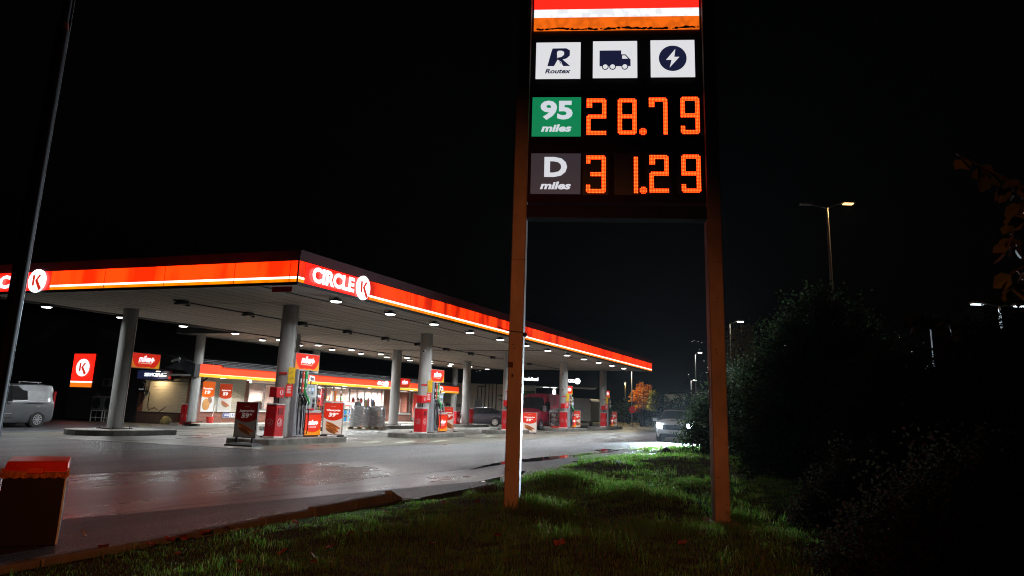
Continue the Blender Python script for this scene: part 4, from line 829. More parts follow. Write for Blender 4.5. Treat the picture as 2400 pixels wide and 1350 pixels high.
while z < 2.58:
    f.add([(17.3, TW-.035, z), (21.74, TW-.035, z), (21.74, TW-.012, z+.135), (17.3, TW-.012, z+.135), (17.3, TW+.05, z), (21.74, TW+.05, z)], [(0, 1, 2, 3), (0, 4, 5, 1)]); z += .14
f.box(17.3, 21.74, TW, TW+.3, .72, 2.6); f.build("siding", M_sid, sh)
def gpane(x0, x1, y, z0, z1): q = MB(); q.plate(x0, x1, z0, z1, y); return q
def window(x0, x1, z0, z1, cols, sill=True, rows=()):
    f = MB(); ws = .07
    for x in [x0+(x1-x0)*k/cols for k in range(cols+1)]: f.box(x-ws/2, x+ws/2, TW-.02, TW+.1, z0, z1)
    f.box(x0, x1, TW-.018, TW+.098, z0-.0, z0+.08); f.box(x0, x1, TW-.018, TW+.098, z1-.08, z1)
    for z in rows: f.box(x0, x1, TW-.015, TW+.09, z, z+.05)
    o = f.build("window", M_frm, sh); gpane(x0, x1, TW+.03, z0, z1).build("pane", M_gl, o)
    if sill: MB().box(x0-.1, x1+.1, TW-.12, TW-.021, z0-.07, z0).build("sill", M_wht, o)
window(22.1, 25.15, .82, 2.5, 2); window(29.35, 33.4, .15, 2.6, 4, False, (.6,)); window(35.6, 38.45, .15, 2.6, 3, False); window(40.75, 42.85, .75, 2.55, 1); window(43.3, 44.7, .3, 2.5, 1)
f = MB()
for x in (33.45, 34.5, 35.5): f.box(x-.05, x+.05, TW-.05, TW+.08, .11, 2.45)
f.box(33.4, 35.6, TW-.06, TW+.08, 2.45, 2.6); f.box(33.5, 35.45, TW-.045, TW+.06, .112, .2); d = f.build("sliding_door", M_frm, sh); gpane(33.5, 35.45, TW+.01, .2, 2.44).build("pane", M_gl, d)
M_fr = em("shop_red", (.95, .045, .006), .95, .25, .6, (1, 1, .3)); M_fy = em("shop_yellow", (1, .45, .01), .6); M_fw = em("shop_stripe", (1, .7, .4), .75)
f = MB(); zA, zB = 2.60, 3.27; f.box(15.6, 48.45, TF, TF+.08, zA+.17, zB, 0); f.box(15.6, 48.45, TF, TF+.08, zA+.13, zA+.169, 2); f.box(15.6, 48.45, TF, TF+.08, zA, zA+.129, 1)
f.build("fascia", [M_fr, M_fy, M_fw], sh)
f = MB(); f.box(15.2, 15.59, TF-.02, TF+.1, zA-.02, zB); f.box(15.2, 48.45, TF+.1, TF+.2, zA, zB); f.box(48.46, 48.52, TF, TW+.3, zA, zB); f.build("fascia_back", M_dark, sh)
f = MB(); f.box(15.25, 48.45, TF+.2, TW+.3, 2.62, 2.70); f.box(21.8, 48.3, TW+.301, 30, 2.62, 2.70); f.build("soffit", mat("shop_soffit", (.42, .42, .40), .5), sh)
f = MB(); f.prism([(-17.4, 3.28), (-24, 4.3), (-30, 3.2), (-30, 3.1), (-17.4, 3.18)], 0, 1); f.v = [(17.3+31*y, -x, z) for x, y, z in f.v]; f.f = [tuple(reversed(q)) for q in f.f]; f.build("roof", M_dark, sh)
f = MB()
x = 15.8
for k in range(28):
    f.cyl((x, TF+.3, 3.26), (x+.1, TF+.5, 3.55), .012, n=4); x += 1.18
for z, y in ((3.36, .37), (3.45, .43), (3.54, .49)): f.cyl((15.8, TF+y, z), (48.2, TF+y, z), .01, n=4)
f.build("snow_guard", M_steel, sh)
a = pt(888, 905, TF); b = pt(905, 905, TF); f = MB(); f.text("CIRCLE", (pt(886, 902, TF)[0]+pt(901, 903, TF)[0])/2, 2.98, pt(901, 903, TF)[0]-pt(883, 902, TF)[0], .26, TF-.01, bold=.05); k0 = pt(905, 903, TF); roundel(f, k0[0]-.0, 2.97, .23, TF-.01); f.build("lettering", E_wht, sh)
f = MB()
for x in (18.4, 20.7, 24, 27.5, 31, 34.4, 37.8, 41, 44.4, 47): f.cyl((x, 18.3, 2.605), (x, 18.3, 2.62), .13, n=14)
f.build("downlight", em("shop_down", (1, .93, .8), 9), sh)
for x, c in ((18.4, (.92, .97, 1)), (20.7, (1, .82, .6)), (24, (1, .9, .8)), (31, (1, .9, .8)), (37.8, (1, .9, .8)), (44.4, (1, .85, .7))): alight("soffit_light", sh, (x, 18.3, 2.58), 26, c, .2, 120)
# interior
M_in = mat("interior_wall", (.62, .5, .45), .6, var=.25, scale=1.2)
f = MB(); f.box(21.9, 48.2, TW+.3, 27, .05, .1); f.box(21.9, 48.2, 26.9, 27, .1, 2.62); f.box(21.8, 21.9, TW+.3, 27, .1, 2.62); f.box(29.3, 29.36, TW+.4, 24, .1, 2.6); f.box(38.8, 38.9, TW+.4, 27, .1, 2.6); f.build("interior_shell", M_in, sh)
il = None
for k, (x, y) in enumerate(((23.6, 21.2), (31, 21), (34.4, 21), (37.2, 21), (31.5, 24), (35.5, 24), (41.8, 21.2), (45, 21.5), (24, 24))):
    lb = "square ceiling light panel inside the shop, %s from the left" % ords[k]
    if il is None:
        il = thing("ceiling_panel", lb, "ceiling light", (x, y, 2.55), 0, "light panels inside the shop"); MB().box(-.5, .5, -.3, .3, 0, .05).build("panel", em("panel_glow", (1, .96, .92), 6), il); o = il
    else: o = dup(il, (x, y, 2.55), None, lb)
    alight("panel_light", o, (0, 0, -.03), 650, (1, .93, .88), .8, 170)
pal = [(.6, .05, .03), (.75, .5, .05), (.05, .2, .5), (.7, .7, .65), (.1, .4, .12), (.7, .2, .05), (.4, .05, .2)]
PM = [mat("goods%d" % i, c, .45, var=.05) for i, c in enumerate(pal)]
def shelf(x, y, w2, h, rot, label, nm="product_shelf"):
    t = thing(nm, label, "shelf", (x, y, .1), rot, "stocked shelves inside the shop"); f = MB(); f.box(-w2/2, w2/2, .0, .04, 0, h)
    for k in range(5): f.box(-w2/2, w2/2, -.36, -.001, h*k/5+.02, h*k/5+.045)
    f.box(-w2/2-.03, -w2/2, -.36, .04, 0, h); f.box(w2/2, w2/2+.03, -.36, .04, 0, h); f.build("rack", M_frm, t)
    g = MB()
    for k in range(5):
        a = -w2/2+.04
        while a < w2/2-.14:
            d = rng.uniform(.07, .16); g.box(a, a+d-.012, -.33, -.1, h*k/5+.046, h*k/5+.046+rng.uniform(.14, h/5-.06), int(rng.integers(0, 7))); a += d
    g.build("goods", PM, t)
for k, (x, y, w2, r, lb) in enumerate(((30.8, 20.9, 2.2, 0, "behind the left shop window"), (35.6, 22.0, 2.4, 0, "facing the shop door"), (37.9, 20.8, 1.6, 0, "right of the shop door"), (33.0, 21.6, 1.5, 0, "just left of the shop door"), (40.9, 22.5, 2.6, 0, "behind the orange patterned panel"), (33.2, 25.5, 3, 0, "against the shop's back wall, left"), (36.6, 26.2, 3, 0, "against the shop's back wall, right"), (23.8, 22.5, 2.4, 0, "behind the narrow left window"), (46, 23, 2, 0, "behind the farthest shop window"))):
    shelf(x, y, w2, 1.85 if k != 7 else 1.5, r, "goods shelf %s" % lb)
def slab_thing(nm, lab, cat, x, y, z, w2, h, col, e=0., grp=None, txt=None, d=.06):
    t = thing(nm, lab, cat, (x, y, z), 0, grp); MB().box(-w2/2, w2/2, 0, d, 0, h).build("panel", em(nm+"_p%d" % len(MATS), col, e) if e else mat(nm+"_p%d" % len(MATS), col, .5), t)
    if txt:
        f = MB(); f.text(txt, 0, h*.7, w2*.7, None, -.002, bold=.03); f.build("lettering", E_bwt, t)
    return t
slab_thing("hanging_banner", "yellow banner hanging inside the left shop window", "banner", 30.2, 20.4, 1.5, .8, .9, (.85, .5, .05), .35)  # these banners glow to brighten the shop interior
slab_thing("hanging_banner", "red and white banner hanging beside the yellow one", "banner", 31.5, 20.3, 1.2, .7, 1.2, (.75, .05, .06), .3, None, "PIZZA")
slab_thing("hanging_banner", "orange banner hanging in the shop window left of the door", "banner", 32.8, 20.3, 1.3, .6, 1.0, (.9, .22, .03), .35)
for k, (x, lb) in enumerate(((33.9, "left"), (35.0, "right"))):
    t = thing("round_door_sign", "round red and white sign on the %s leaf of the shop door" % lb, "sign", (x, TW-.06, 1.65)); f = MB(); f.cyl((0, 0, 0), (0, -.01, 0), .26, n=24, mi=0, smooth=False); f.cyl((0, -.011, 0), (0, -.014, 0), .17, n=24, mi=1, smooth=False); f.box(-.2, .2, -.008, 0, -1.0, -.3, 0); f.build("disc", [E_bwt, M_red], t)
f = MB(); f.box(-.95, .95, 0, .03, 0, 1.7, 0); f.add([(-.9, -.003, .5), (.0, -.003, .9), (-.4, -.003, 1.6), (-.9, -.003, 1.6)], [(0, 1, 2, 3)], 1); f.add([(.1, -.003, .3), (.9, -.003, .5), (.9, -.003, 1.2), (.3, -.003, 1.1)], [(0, 1, 2, 3)], 2)
o = f.build("wall_mural", [mat("mural_orange", (.75, .33, .12), .5, var=.2, scale=3), mat("mural_red", (.65, .12, .05), .5), mat("mural_peach", (.8, .5, .25), .5)]); o.location = (41.8, 20.3, .85); tag(o, "orange patterned panel inside the window right of the column", "panel")
o = slab_thing("window_poster", "red poster with a white drink in the window at the shop's right", "poster", 44.0, TW-.08, .9, 1.1, 1.5, (.7, .04, .03), .3)
f = MB(); f.ball((.05, -.01, .45), .33, 14, 8, sq=(1, .04, 1.1)); f.build("picture", E_bwt, o)
# posters on the siding
def poster(x0, x1, z0, z1, label, price, e, hot):
    t = thing("wall_poster", label, "poster", ((x0+x1)/2, TW-.07, z0), 0, "food posters on the shop's siding"); W, H = x1-x0, z1-z0
    MB().box(-W/2-.04, W/2+.04, 0, .025, -.04, H+.04).build("frame", M_wht, t)
    f = MB(); f.plate(-W/2, W/2, 0, H, -.003, 0); n = 14; f.add([(-W/2+W*k/n, -.005, H*(.45+.07*(2*k/n-1)**2)) for k in range(n+1)]+[(W/2, -.005, H), (-W/2, -.005, H)], [tuple(range(n+3))], 1)
    if hot: sausage(f, -.008, 0, H*.25, W*1.0, 3, 2, 4)
    else:
        f.ball((-.05, -.008, H*.22), W*.28, 12, 6, sq=(1, .02, 1.1), mi=2); f.ball((.22, -.008, H*.36), W*.18, 12, 6, sq=(1, .02, 1), mi=4)
    f.build("print", [em("po_w%.1f" % e, (.8, .78, .75), .2*e), em("po_r%.1f" % e, (.85, .07, .01) if e < 1.5 else (1, .16, .01), .3*e), mat("po_bun", (.6, .3, .1), .5), mat("po_s", (.5, .1, .02), .5), mat("po_d", (.35, .18, .12), .5)], t)  # poster print glows in place of light falling on it
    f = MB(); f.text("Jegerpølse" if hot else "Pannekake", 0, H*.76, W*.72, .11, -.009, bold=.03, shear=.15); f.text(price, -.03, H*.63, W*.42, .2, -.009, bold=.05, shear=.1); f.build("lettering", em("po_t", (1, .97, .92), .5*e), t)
poster(17.9, 19.0, .76, 2.42, "bright orange poster of pancakes for 19 on the siding, left one", "19", 1.9, False); poster(19.42, 20.5, .76, 2.34, "red poster of a sausage for 59 on the siding, right one", "59", .9, True)
p = pt(536, 973, TW-.05); t = thing("arrow_sign", "white VANN sign with blue arrows low on the brick wall", "sign", (p[0], TW-.06, p[2]-.13)); f = MB(); f.box(-.52, .52, 0, .02, 0, .26); f.build("plate", M_wht, t)
f = MB(); f.box(-.50, .05, -.004, -.001, .02, .24, 0); f.text("VANN", -.22, .13, .46, .15, -.006, mi=1, bold=.03)
for k in range(3): a = .10+.14*k; f.add([(a, -.004, .22), (a+.06, -.004, .22), (a+.13, -.004, .13), (a+.06, -.004, .04), (a, -.004, .04), (a+.07, -.004, .13)], [(5, 2, 1, 0), (4, 3, 2, 5)], 0)
f.build("lettering", [mat("sign_blue", (.02, .04, .25), .5), M_wht], t)
p = pt(491, 991, TW-.5); t = thing("mop_bucket", "red bucket with a mop handle against the brick wall", "bucket", (p[0], TW-.5, .11)); f = MB(); f.cyl((0, 0, 0), (0, 0, .34), .17, .22, 16); f.build("bucket", mat("bucket_red", (.6, .04, .03), .4), t); f = MB(); f.cyl((.1, 0, .2), (.55, .15, 1.05), .015, n=6); f.build("mop_handle", M_wht, t)
# washer fluid racks
xa = pt(766, 960, 18.6)[0]; xb_ = pt(822, 960, 18.6)[0]; rk = None
for k in range(4):
    x = xa+(xb_-xa)*(k+.5)/4; wdt = (xb_-xa)/4*.93; lb = "rack of blue bottle packs, %s from the left, outside the shop" % ords[k].replace("nearest", "first")
    if rk is None:
        rk = thing("bottle_rack", lb, "rack", (x, 18.6, .11), 0, "bottle racks along the shop front"); f = MB(); W = wdt/2
        for a in (-W, W-.03): f.box(a, a+.03, -.3, .3, 0, 1.45)
        for z in (.05, .5, .95): f.box(-W+.03, W-.03, -.3, .3, z, z+.03)
        f.build("frame", M_wht, rk); f = MB(); f.box(-W, W, -.32, -.30, 1.15, 1.45, 0)
        for q in range(4): f.box(-W+.08+q*W*.5, -W+.3+q*W*.5, -.325, -.321, 1.2, 1.4, 1)
        f.build("header", [mat("header_red", (.5, .12, .1), .5), M_wht], rk); f = MB()
        for z in (.08, .53):
            a = -W+.06
            while a < W-.16: f.rbox(a, a+.16, -.26, -.05, z, z+.3, .02, int(rng.integers(0, 2))); f.cyl((a+.08, -.15, z+.3), (a+.08, -.15, z+.36), .03, n=8, mi=2); a += .19
        f.build("bottles", [mat("blue_jug", (.03, .16, .45), .25), mat("teal_jug", (.05, .3, .4), .25), M_red], rk)
    else: dup(rk, (x, 18.6, .11), None, lb)
p = pt(916, 985, 18.3); t = thing("crate_stack", "pale stack of wrapped bottle crates by the right window", "crates", (43.2, 18.6, .11)); f = MB()
for k in range(5): f.rbox(-.5, .5, -.3, .3, .24*k, .24*k+.22, .02)
f.build("crates", mat("crate_pale", (.5, .52, .55), .4, var=.3, scale=6), t)
# ================================================================== SERVICE BUILDING (gable end towards the road)
GX = 16.6
sb = thing("service_building", "dark gabled service building with a cream roller door, left of the shop", "building")
def G(x, y): q = ps(x, y, GX); return q[1], q[2]
M_dkw = mat("dark_cladding", (.022, .02, .021), .7, 0, .2, 1.5, .2, 20)
f = MB(); f.M = Matrix.Translation((GX, 0, 0)) @ FL   # local x = -world y
gp = [(-36, 0), (-22.6, 0), (-22.6, 4.2), (-28.6, 5.95), (-36, 2.3)]; f.prism(gp, .0, .3); f.build("gable_wall", M_dkw, sb)
f = MB(); f.M = Matrix.Translation((GX, 0, 0)) @ FL; f.prism([(-22.6, 2.75), (-18.7, 2.75), (-18.7, 3.0), (-22.6, 4.2)], 0, .3); f.build("brick_panel", M_brd, sb); f = MB(); f.M = Matrix.Translation((GX, 0, 0)) @ FL; f.box(-22.6, -18.7, 0, .3, 0, .62); f.build("brick_panel", M_brd, sb)
f = MB(); f.M = Matrix.Translation((GX, 0, 0)) @ FL; f.box(-19.1, -18.55, -.02, .3, .6, 2.9); f.box(-22.6, -22.2, -.01, .3, .62, 2.75); f.build("brick_pier", M_brk, sb)
f = MB(); f.box(GX, 17.25, TW-.75, TW+.3, 0, 2.9); f.build("corner_wall", M_brk, sb)
f = MB(); f.M = Matrix.Translation((GX, 0, 0)) @ FL; z = .64
while z < 2.36: f.box(-22.2, -19.1, -.015, .1, z, z+.145); z += .155
f.box(-22.2, -19.1, .02, .2, .62, 2.5); f.box(-22.25, -19.05, -.05, .15, 2.36, 2.42); f.build("roller_door", M_sid, sb)
f = MB(); f.M = Matrix.Translation((GX, 0, 0)) @ FL
for (a, b, c, d) in ((-37.2, 1.95, -28.6, 6.2), (-28.6, 6.2, -18.0, 3.05)):
    f.add([(a, -.5, b-.35), (c, -.5, d-.35), (c, -.5, d), (a, -.5, b), (a, 14, b-.1), (c, 14, d-.1), (c, 14, d), (a, 14, b)], [(0, 1, 2, 3), (3, 2, 6, 7), (0, 4, 5, 1)])
f.build("roof", mat("roof_dark", (.05, .05, .055), .6), sb)
f = MB(); f.M = Matrix.Translation((GX, 0, 0)) @ FL; f.prism([(-20.3, 3.05), (-19.6, 3.35), (-18.7, 3.45), (-17.75, 3.15), (-17.8, 2.6), (-18.5, 2.7), (-19.0, 2.92)], -.6, -.5); f.box(-19.2, -17.8, -.5, .2, 2.62, 2.72)
f.build("eave_cover", mat("grey_flashing", (.16, .17, .18), .45, .3, .15), sb)
f = MB(); f.tube([(GX-.1, 17.7, 2.55), (GX-.25, 18.5, 2.05), (GX-.2, 18.65, 1.9), (GX-.15, 18.7, .1)], .05, 8); f.build("downpipe", M_blk, sb)
# lit sign of the station on the gable
y0, z0 = ps(173, 830, GX-.5)[1:]; y1, z1 = ps(217, 908, GX-.5)[1:]
t = thing("wall_sign", "lit red sign with a white K disc on the dark service building", "sign", (GX-.5, (y0+y1)/2+.0, z1), SIDE)
W, H = 1.68, 1.92
MB().box(-W/2-.04, W/2+.28, .0, .3, -.04, H+.06).build("case", M_dark, t)
f = MB(); f.box(-W/2, W/2, -.03, -.001, .34, H, 0); f.box(-W/2, W/2, -.03, -.001, .26, .339, 1); f.box(-W/2, W/2, -.03, -.001, 0, .259, 2); f.build("face", [em("ws_red", (1., .014, .006), 1.6), E_str, em("ws_orange", (1, .2, .01), 1.)], t)
f = MB(); roundel(f, 0, 1.12, .5, -.031); kshape(f, 0, 1.12, .5, -.085, 1); f.build("roundel", [em("disc_white", (1, 1, 1), 1.4), M_kr], t)
MB().box(-W/2-.2, W/2+.35, .1, .45, -1.78, -.041).build("backing_wall", mat("backing", (.035, .035, .04), .6), t)
t = thing("service_sign", "dark blue sign reading SERVICEPLASS above the cream roller door", "sign", (GX-.12, 21.2, 2.45), SIDE)
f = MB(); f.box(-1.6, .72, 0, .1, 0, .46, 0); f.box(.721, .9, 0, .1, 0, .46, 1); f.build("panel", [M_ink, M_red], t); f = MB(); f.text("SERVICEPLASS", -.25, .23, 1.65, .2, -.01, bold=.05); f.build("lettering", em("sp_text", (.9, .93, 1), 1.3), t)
t = thing("dim_sign", "barely lit sign lettered POLAR on the dark wall above the van", "sign", (GX-.1, ps(45, 884, GX)[1], ps(45, 884, GX)[2]), SIDE); MB().box(-.7, .7, 0, .05, -.3, .5).build("panel", M_dark, t); f = MB(); f.text("POLAR", 0, 0, .95, .22, -.01, bold=.02); f.build("lettering", mat("dim_letters", (.35, .35, .37), .5), t)
q = ps(371, 870, GX-.4); t = thing("wall_lamp", "small warm wall lamp shining down on the roller door", "wall lamp", tuple(q), 0); f = MB(); f.tube([(.38, .1, .1), (.1, .1, .12), (0, 0, .05)], .02, 6); f.build("arm", M_blk, t); f = MB(); f.cyl((0, 0, .06), (0, 0, 0), .03, .15, 14); f.build("shade", M_dark, t); f = MB(); f.cyl((0, 0, 0), (0, 0, -.03), .11, n=12); f.build("bulb", em("warm_bulb", (1, .75, .4), 14), t); alight("lamp_light", t, (0, 0, -.05), 45, (1, .72, .38), .12, 150)
q = ps(336, 903, GX-.3); t = thing("hose_reel", "black hose reel box with dangling hoses on the roller door", "hose reel", tuple(q), SIDE); f = MB(); f.rbox(-.28, .28, -.1, .25, -.28, .3, .03); f.cyl((0, -.1, .0), (0, -.16, 0), .2, n=18); f.build("box", M_blk, t)
f = MB(); f.tube([(.2, -.05, -.2), (.25, -.1, -.6), (.05, -.05, -1.0)], .02, 5); f.tube([(.3, 0, -.1), (.55, -.1, -.15), (.62, -.1, -.5), (.6, -.08, -1.1), (.7, -.08, -1.35), (1.1, -.08, -1.2), (1.5, -.08, -1.4), (1.9, -.08, -1.15)], .028, 6); f.tube([(-.1, -.1, -.28), (-.14, -.15, -1.4), (-.15, -.15, -1.75)], .009, 4); f.build("hose", M_blk, t)
MB().box(-.18, .18, -.115, -.102, -.24, -.19).build("label", E_bwt, t)
for k, (px_, z_, lb, w_, h_) in enumerate((((237, 957), .62, "large outdoor air conditioning unit on a white stand by the dark wall", .98, .78), ((262, 957), .62, "narrow air conditioning unit behind the leftmost canopy column", .6, .8), ((256, 895), 1.95, "small air conditioning unit high on the dark wall", .9, .45))):
    q = ps(px_[0], px_[1], GX-.5-.1*k); t = thing("air_conditioner", lb, "air conditioner", (GX-.6, q[1], z_), SIDE, "air conditioning units on the service building"); f = MB(); f.rbox(-w_/2, w_/2, -.18, .18, 0, h_, .02); f.build("case", mat("ac_grey", (.16, .165, .17), .5), t)
    f = MB(); r = min(h_*.4, .3); f.cyl((-.1*w_, -.181, h_*.5), (-.1*w_, -.20, h_*.5), r, n=20); 
    for a in range(-3, 4): f.box(-.1*w_-r, -.1*w_+r, -.212, -.205, h_*.5+a*r*.25, h_*.5+a*r*.25+.01)
    f.build("fan_grille", M_dark, t)
q = ps(240, 985, GX-.6); t = thing("steel_stand", "white steel stand carrying the air conditioning units", "stand", (GX-.6, q[1]-.2, 0), SIDE); f = MB()
for a in (-.95, -.1, .1, 1.0):
    for b in (-.18, .18): f.box(a-.02, a+.02, b-.02, b+.02, 0, .58)
f.box(-.97, 1.02, -.2, -.16, .58, .62); f.box(-.97, 1.02, .16, .2, .58, .62); f.box(-.93, 1.0, -.195, -.165, .2, .24); f.build("frame", M_wht, t)
q = ps(415, 845, GX-.6); t = thing("security_camera", "large white security camera on the grey eave of the service building", "camera", tuple(q), SIDE); f = MB(); f.cyl((.18, 0, .12), (-.28, -.1, -.05), .075, n=12); f.build("housing", M_wht, t); f = MB(); f.tube([(.1, 0, .05), (.12, .05, -.1), (.15, .1, -.18)], .03, 6); f.build("bracket", M_gry, t)
t = thing("roof_antenna", "short thin antenna on the grey eave beside the camera", "antenna", (GX-.4, 18.05, 3.15)); MB().cyl((0, 0, 0), (0, 0, .5), .02, n=6).build("rod", M_wht, t)
# olive half-round boulder
p = gz(399, 994); b = MB(); b.ball((0, 0, .02), .62, 16, 10, sq=(.8, 1, .95)); b.v = [(x*(1+.05*math.sin(8*y)), y*(1+.04*math.sin(5*z+2)), z) for x, y, z in b.v]
o = tag(b.build("boulder", mat("olive_stone", (.14, .13, .06), .8, var=.3, bump=.5, bscale=8)), "rounded olive boulder at the service building's brick corner", "stone"); o.location = (p[0], p[1], 0)
tuft("weed", (333, 990), 120, .3, .25, "dry weed growing at the foot of the roller door wall", m=leafmat("dry_weed", [(.12, .09, .03), (.2, .13, .05)])); D.objects[-1] if False else None
# ================================================================== VEHICLES (built along x, nose at -x)
def loft(st, paint, glassm, parent, side=None, front=None, skin="body"):
    # st: (x, zbottom, zmid, zbelt, zroof, halfwidth, roofhalf)
    def ring(s_):
        x, zb, zm, zs, zr, w_, wr = s_
        h = [(w_*.90, zb), (w_*.985, zb+.12), (w_, zm), (w_*.985, zs-.04), (w_*.965, zs), (wr, zr-.05), (wr*.86, zr-.008), (wr*.45, zr+.012)]
        return [(x, -a, z) for a, z in h]+[(x, 0, zr+.016)]+[(x, a, z) for a, z in h[::-1]]
    R_ = [ring(s_) for s_ in st]; n = len(R_[0]); b = MB(); g = MB(); b2 = []
    V = [v for r in R_ for v in r]; fb = []; fg = []
    for i in range(len(st)-1):
        for k in range(n-1):
            q = (i*n+k, (i+1)*n+k, (i+1)*n+k+1, i*n+k+1)
            sd = k in (4, n-6); tp = 5 <= k <= n-7
            isg = (sd and side and any(a <= i < c for a, c in side)) or (tp and front and any(a <= i < c for a, c in front))
            (fg if isg else fb).append(q)
    fb.append(tuple(range(n-1, -1, -1))[::-1]); fb.append(tuple(range((len(st)-1)*n, len(st)*n))[::-1])
    b.add(V, fb, 0, True); o = b.build(skin, paint, parent)
    e = o.modifiers.new("e", 'EDGE_SPLIT'); e.split_angle = .6
    if fg: g.add(V, fg, 0, False); g.build("window", glassm, parent)
def wheel(parent, x, y, r, w_=.22, rim=M_steel, spokes=10, rr=.66, sgn=-1):
    t = MB(); t.cyl((x, y-w_/2, r), (x, y+w_/2, r), r, n=28); o = t.build("wheel", M_blk, parent); yy = y+sgn*(w_/2+.004)
    f = MB(); f.cyl((x, yy+.0, r), (x, yy-sgn*.02, r), r*rr, n=24, mi=1, smooth=False)
    for k in range(spokes):
        a = 2*math.pi*k/spokes; c, s_ = math.cos(a), math.sin(a); u = .022
        f.add([(x-s_*u*.6+c*r*.1, yy+sgn*.012, r+c*u*.6+s_*r*.1), (x+s_*u*.6+c*r*.1, yy+sgn*.012, r-c*u*.6+s_*r*.1), (x+s_*u*1.4+c*r*rr*.97, yy+sgn*.008, r-c*u*1.4+s_*r*rr*.97), (x-s_*u*1.4+c*r*rr*.97, yy+sgn*.008, r+c*u*1.4+s_*r*rr*.97)], [(0, 1, 2, 3)], 0)
    n = 24; vs = []
    for k in range(n): a = 2*math.pi*k/n; vs += [(x+math.cos(a)*r*rr, yy+sgn*.01, r+math.sin(a)*r*rr), (x+math.cos(a)*r*rr*.9, yy+sgn*.01, r+math.sin(a)*r*rr*.9)]
    f.add(vs, [(2*k, (2*k+2) % (2*n), (2*k+3) % (2*n), 2*k+1) for k in range(n)], 0); f.cyl((x, yy, r), (x, yy+sgn*.015, r), r*.12, n=10, mi=0)
    f.build("rim", [rim, M_blk], o)
def wheels(parent, xs, hw, r, **k):
    for x in xs:
        for s_ in (-1, 1): wheel(parent, x, s_*(hw-.1), r, sgn=s_, **k)
def arch(parent, xs, hw, r, m=None):
    for x in xs:
        for s_ in (-1, 1): MB().cyl((x, s_*(hw+.004), r+.02), (x, s_*(hw-.25), r+.02), r*1.17, n=28).build("wheel_arch", m or M_blk, parent)
M_glz = glass("car_glass", (.012, .013, .015), .04)
def paintm(n, c, r=.3, met=.3): return mat(n, c, r, met, .06, 3, coat=.6)
# grey panel van at the left
gv = thing("parked_van", "grey compact van parked at the left edge beside the dark building", "van", (pt(87, 985, 18.0)[0]-3.55, 18.95, 0), 0)
pg = paintm("van_grey", (.11, .115, .125))
st = [(0, .35, .6, .72, .74, .72, .60), (.12, .25, .62, .88, .9, .86, .68), (.9, .2, .66, 1.0, 1.06, .91, .72), (1.15, .2, .7, 1.03, 1.12, .92, .74), (1.95, .2, .7, 1.06, 1.72, .92, .72), (2.3, .2, .7, 1.08, 1.80, .92, .73), (3.0, .2, .7, 1.1, 1.84, .92, .74), (3.06, .2, .7, 1.1, 1.84, .92, .74), (3.9, .2, .7, 1.1, 1.84, .92, .74), (4.22, .24, .7, 1.1, 1.82, .91, .73), (4.36, .3, .7, 1.1, 1.66, .86, .66)]
loft(st, pg, M_glz, gv, side=[(3, 5), (6, 6)], front=[(3, 4)]); arch(gv, (.85, 3.55), .91, .33); wheels(gv, (.85, 3.55), .93, .33)
f = MB(); P = [(2.32, 1.16), (2.24, 1.24), (2.22, 1.66), (2.3, 1.72), (2.98, 1.74), (2.98, 1.16)]
def side_poly(P, y_fn, m, name, par):
    q = MB(); q.add([(x, y_fn(z), z) for x, z in P], [tuple(range(len(P)))]); return q.build(name, m, par)
ys = lambda z: -(.90-(max(0, z-1.1))*.27)-.012
side_poly(P, ys, M_glz, "side_window", gv); side_poly([(3.0, 1.16), (3.0, 1.74), (3.72, 1.72), (3.86, 1.6), (3.9, 1.4), (3.8, 1.2), (3.68, 1.16)], ys, mat("van_panel", (.15, .155, .165), .35, .2), "side_panel", gv)
f = MB(); f.box(0.3, 2.35, -.955, -.92, .42, .60); f.build("side_moulding", mat("moulding", (.05, .05, .055), .5), gv); f = MB(); f.box(.3, 2.3, -.962, -.956, .57, .60); f.build("chrome_strip", M_steel, gv)
f = MB(); f.box(2.02, 2.22, -.96, -.93, 1.0, 1.035); f.build("door_handle", M_blk, gv); f = MB(); f.box(2.95, 3.75, -.945, -.93, 1.02, 1.035); f.build("slide_rail", M_blk, gv)
f = MB(); f.box(2.6, 3.7, -.64, -.60, 1.9, 1.925); f.box(2.65, 2.7, -.63, -.61, 1.84, 1.9); f.box(3.55, 3.6, -.63, -.61, 1.84, 1.9); f.build("roof_rail", M_steel, gv)
f = MB(); f.box(4.28, 4.37, -.86, -.76, .85, 1.55); f.build("tail_light", mat("tail_red", (.25, .01, .01), .2), gv)
# red high-roof van
q = at(1238, 990, 59.); rv = thing("parked_van", "dusty red high-roof van parked at the pumps behind the food board", "van", (q[0]-.6, q[1]+.2, 0), -.07)
pr_ = mat("van_red", (.22, .01, .028), .45, .0, .25, 1.2)
st = [(0, .4, .7, .9, .95, .85, .7), (.1, .3, .7, 1.05, 1.1, .95, .78), (.75, .28, .75, 1.28, 1.36, .98, .8), (.95, .28, .75, 1.32, 1.48, .98, .82), (1.75, .28, .8, 1.34, 2.28, .98, .80), (2.3, .28, .8, 1.35, 2.52, .98, .80), (2.9, .28, .8, 1.35, 2.56, .98, .82), (3.1, .28, .8, 1.35, 2.58, .98, .82), (5.4, .28, .8, 1.35, 2.58, .98, .82), (5.6, .3, .8, 1.35, 2.5, .96, .80)]
loft(st, pr_, M_glz, rv, side=[(3, 4)], front=[(3, 4)]); arch(rv, (1.0, 4.5), .98, .36); wheels(rv, (1.0, 4.5), .98, .36, rim=M_gry, spokes=6)
side_poly([(1.85, 1.35), (1.78, 1.95), (2.65, 1.98), (2.65, 1.35)], lambda z: -(.965-(z-1.35)*.07)-.02, M_glz, "side_window", rv)
f = MB(); f.rbox(1.15, 1.3, -1.25, -1.0, 1.3, 1.7, .03); f.build("mirror", mat("mirror_grey", (.15, .12, .12), .5), rv)
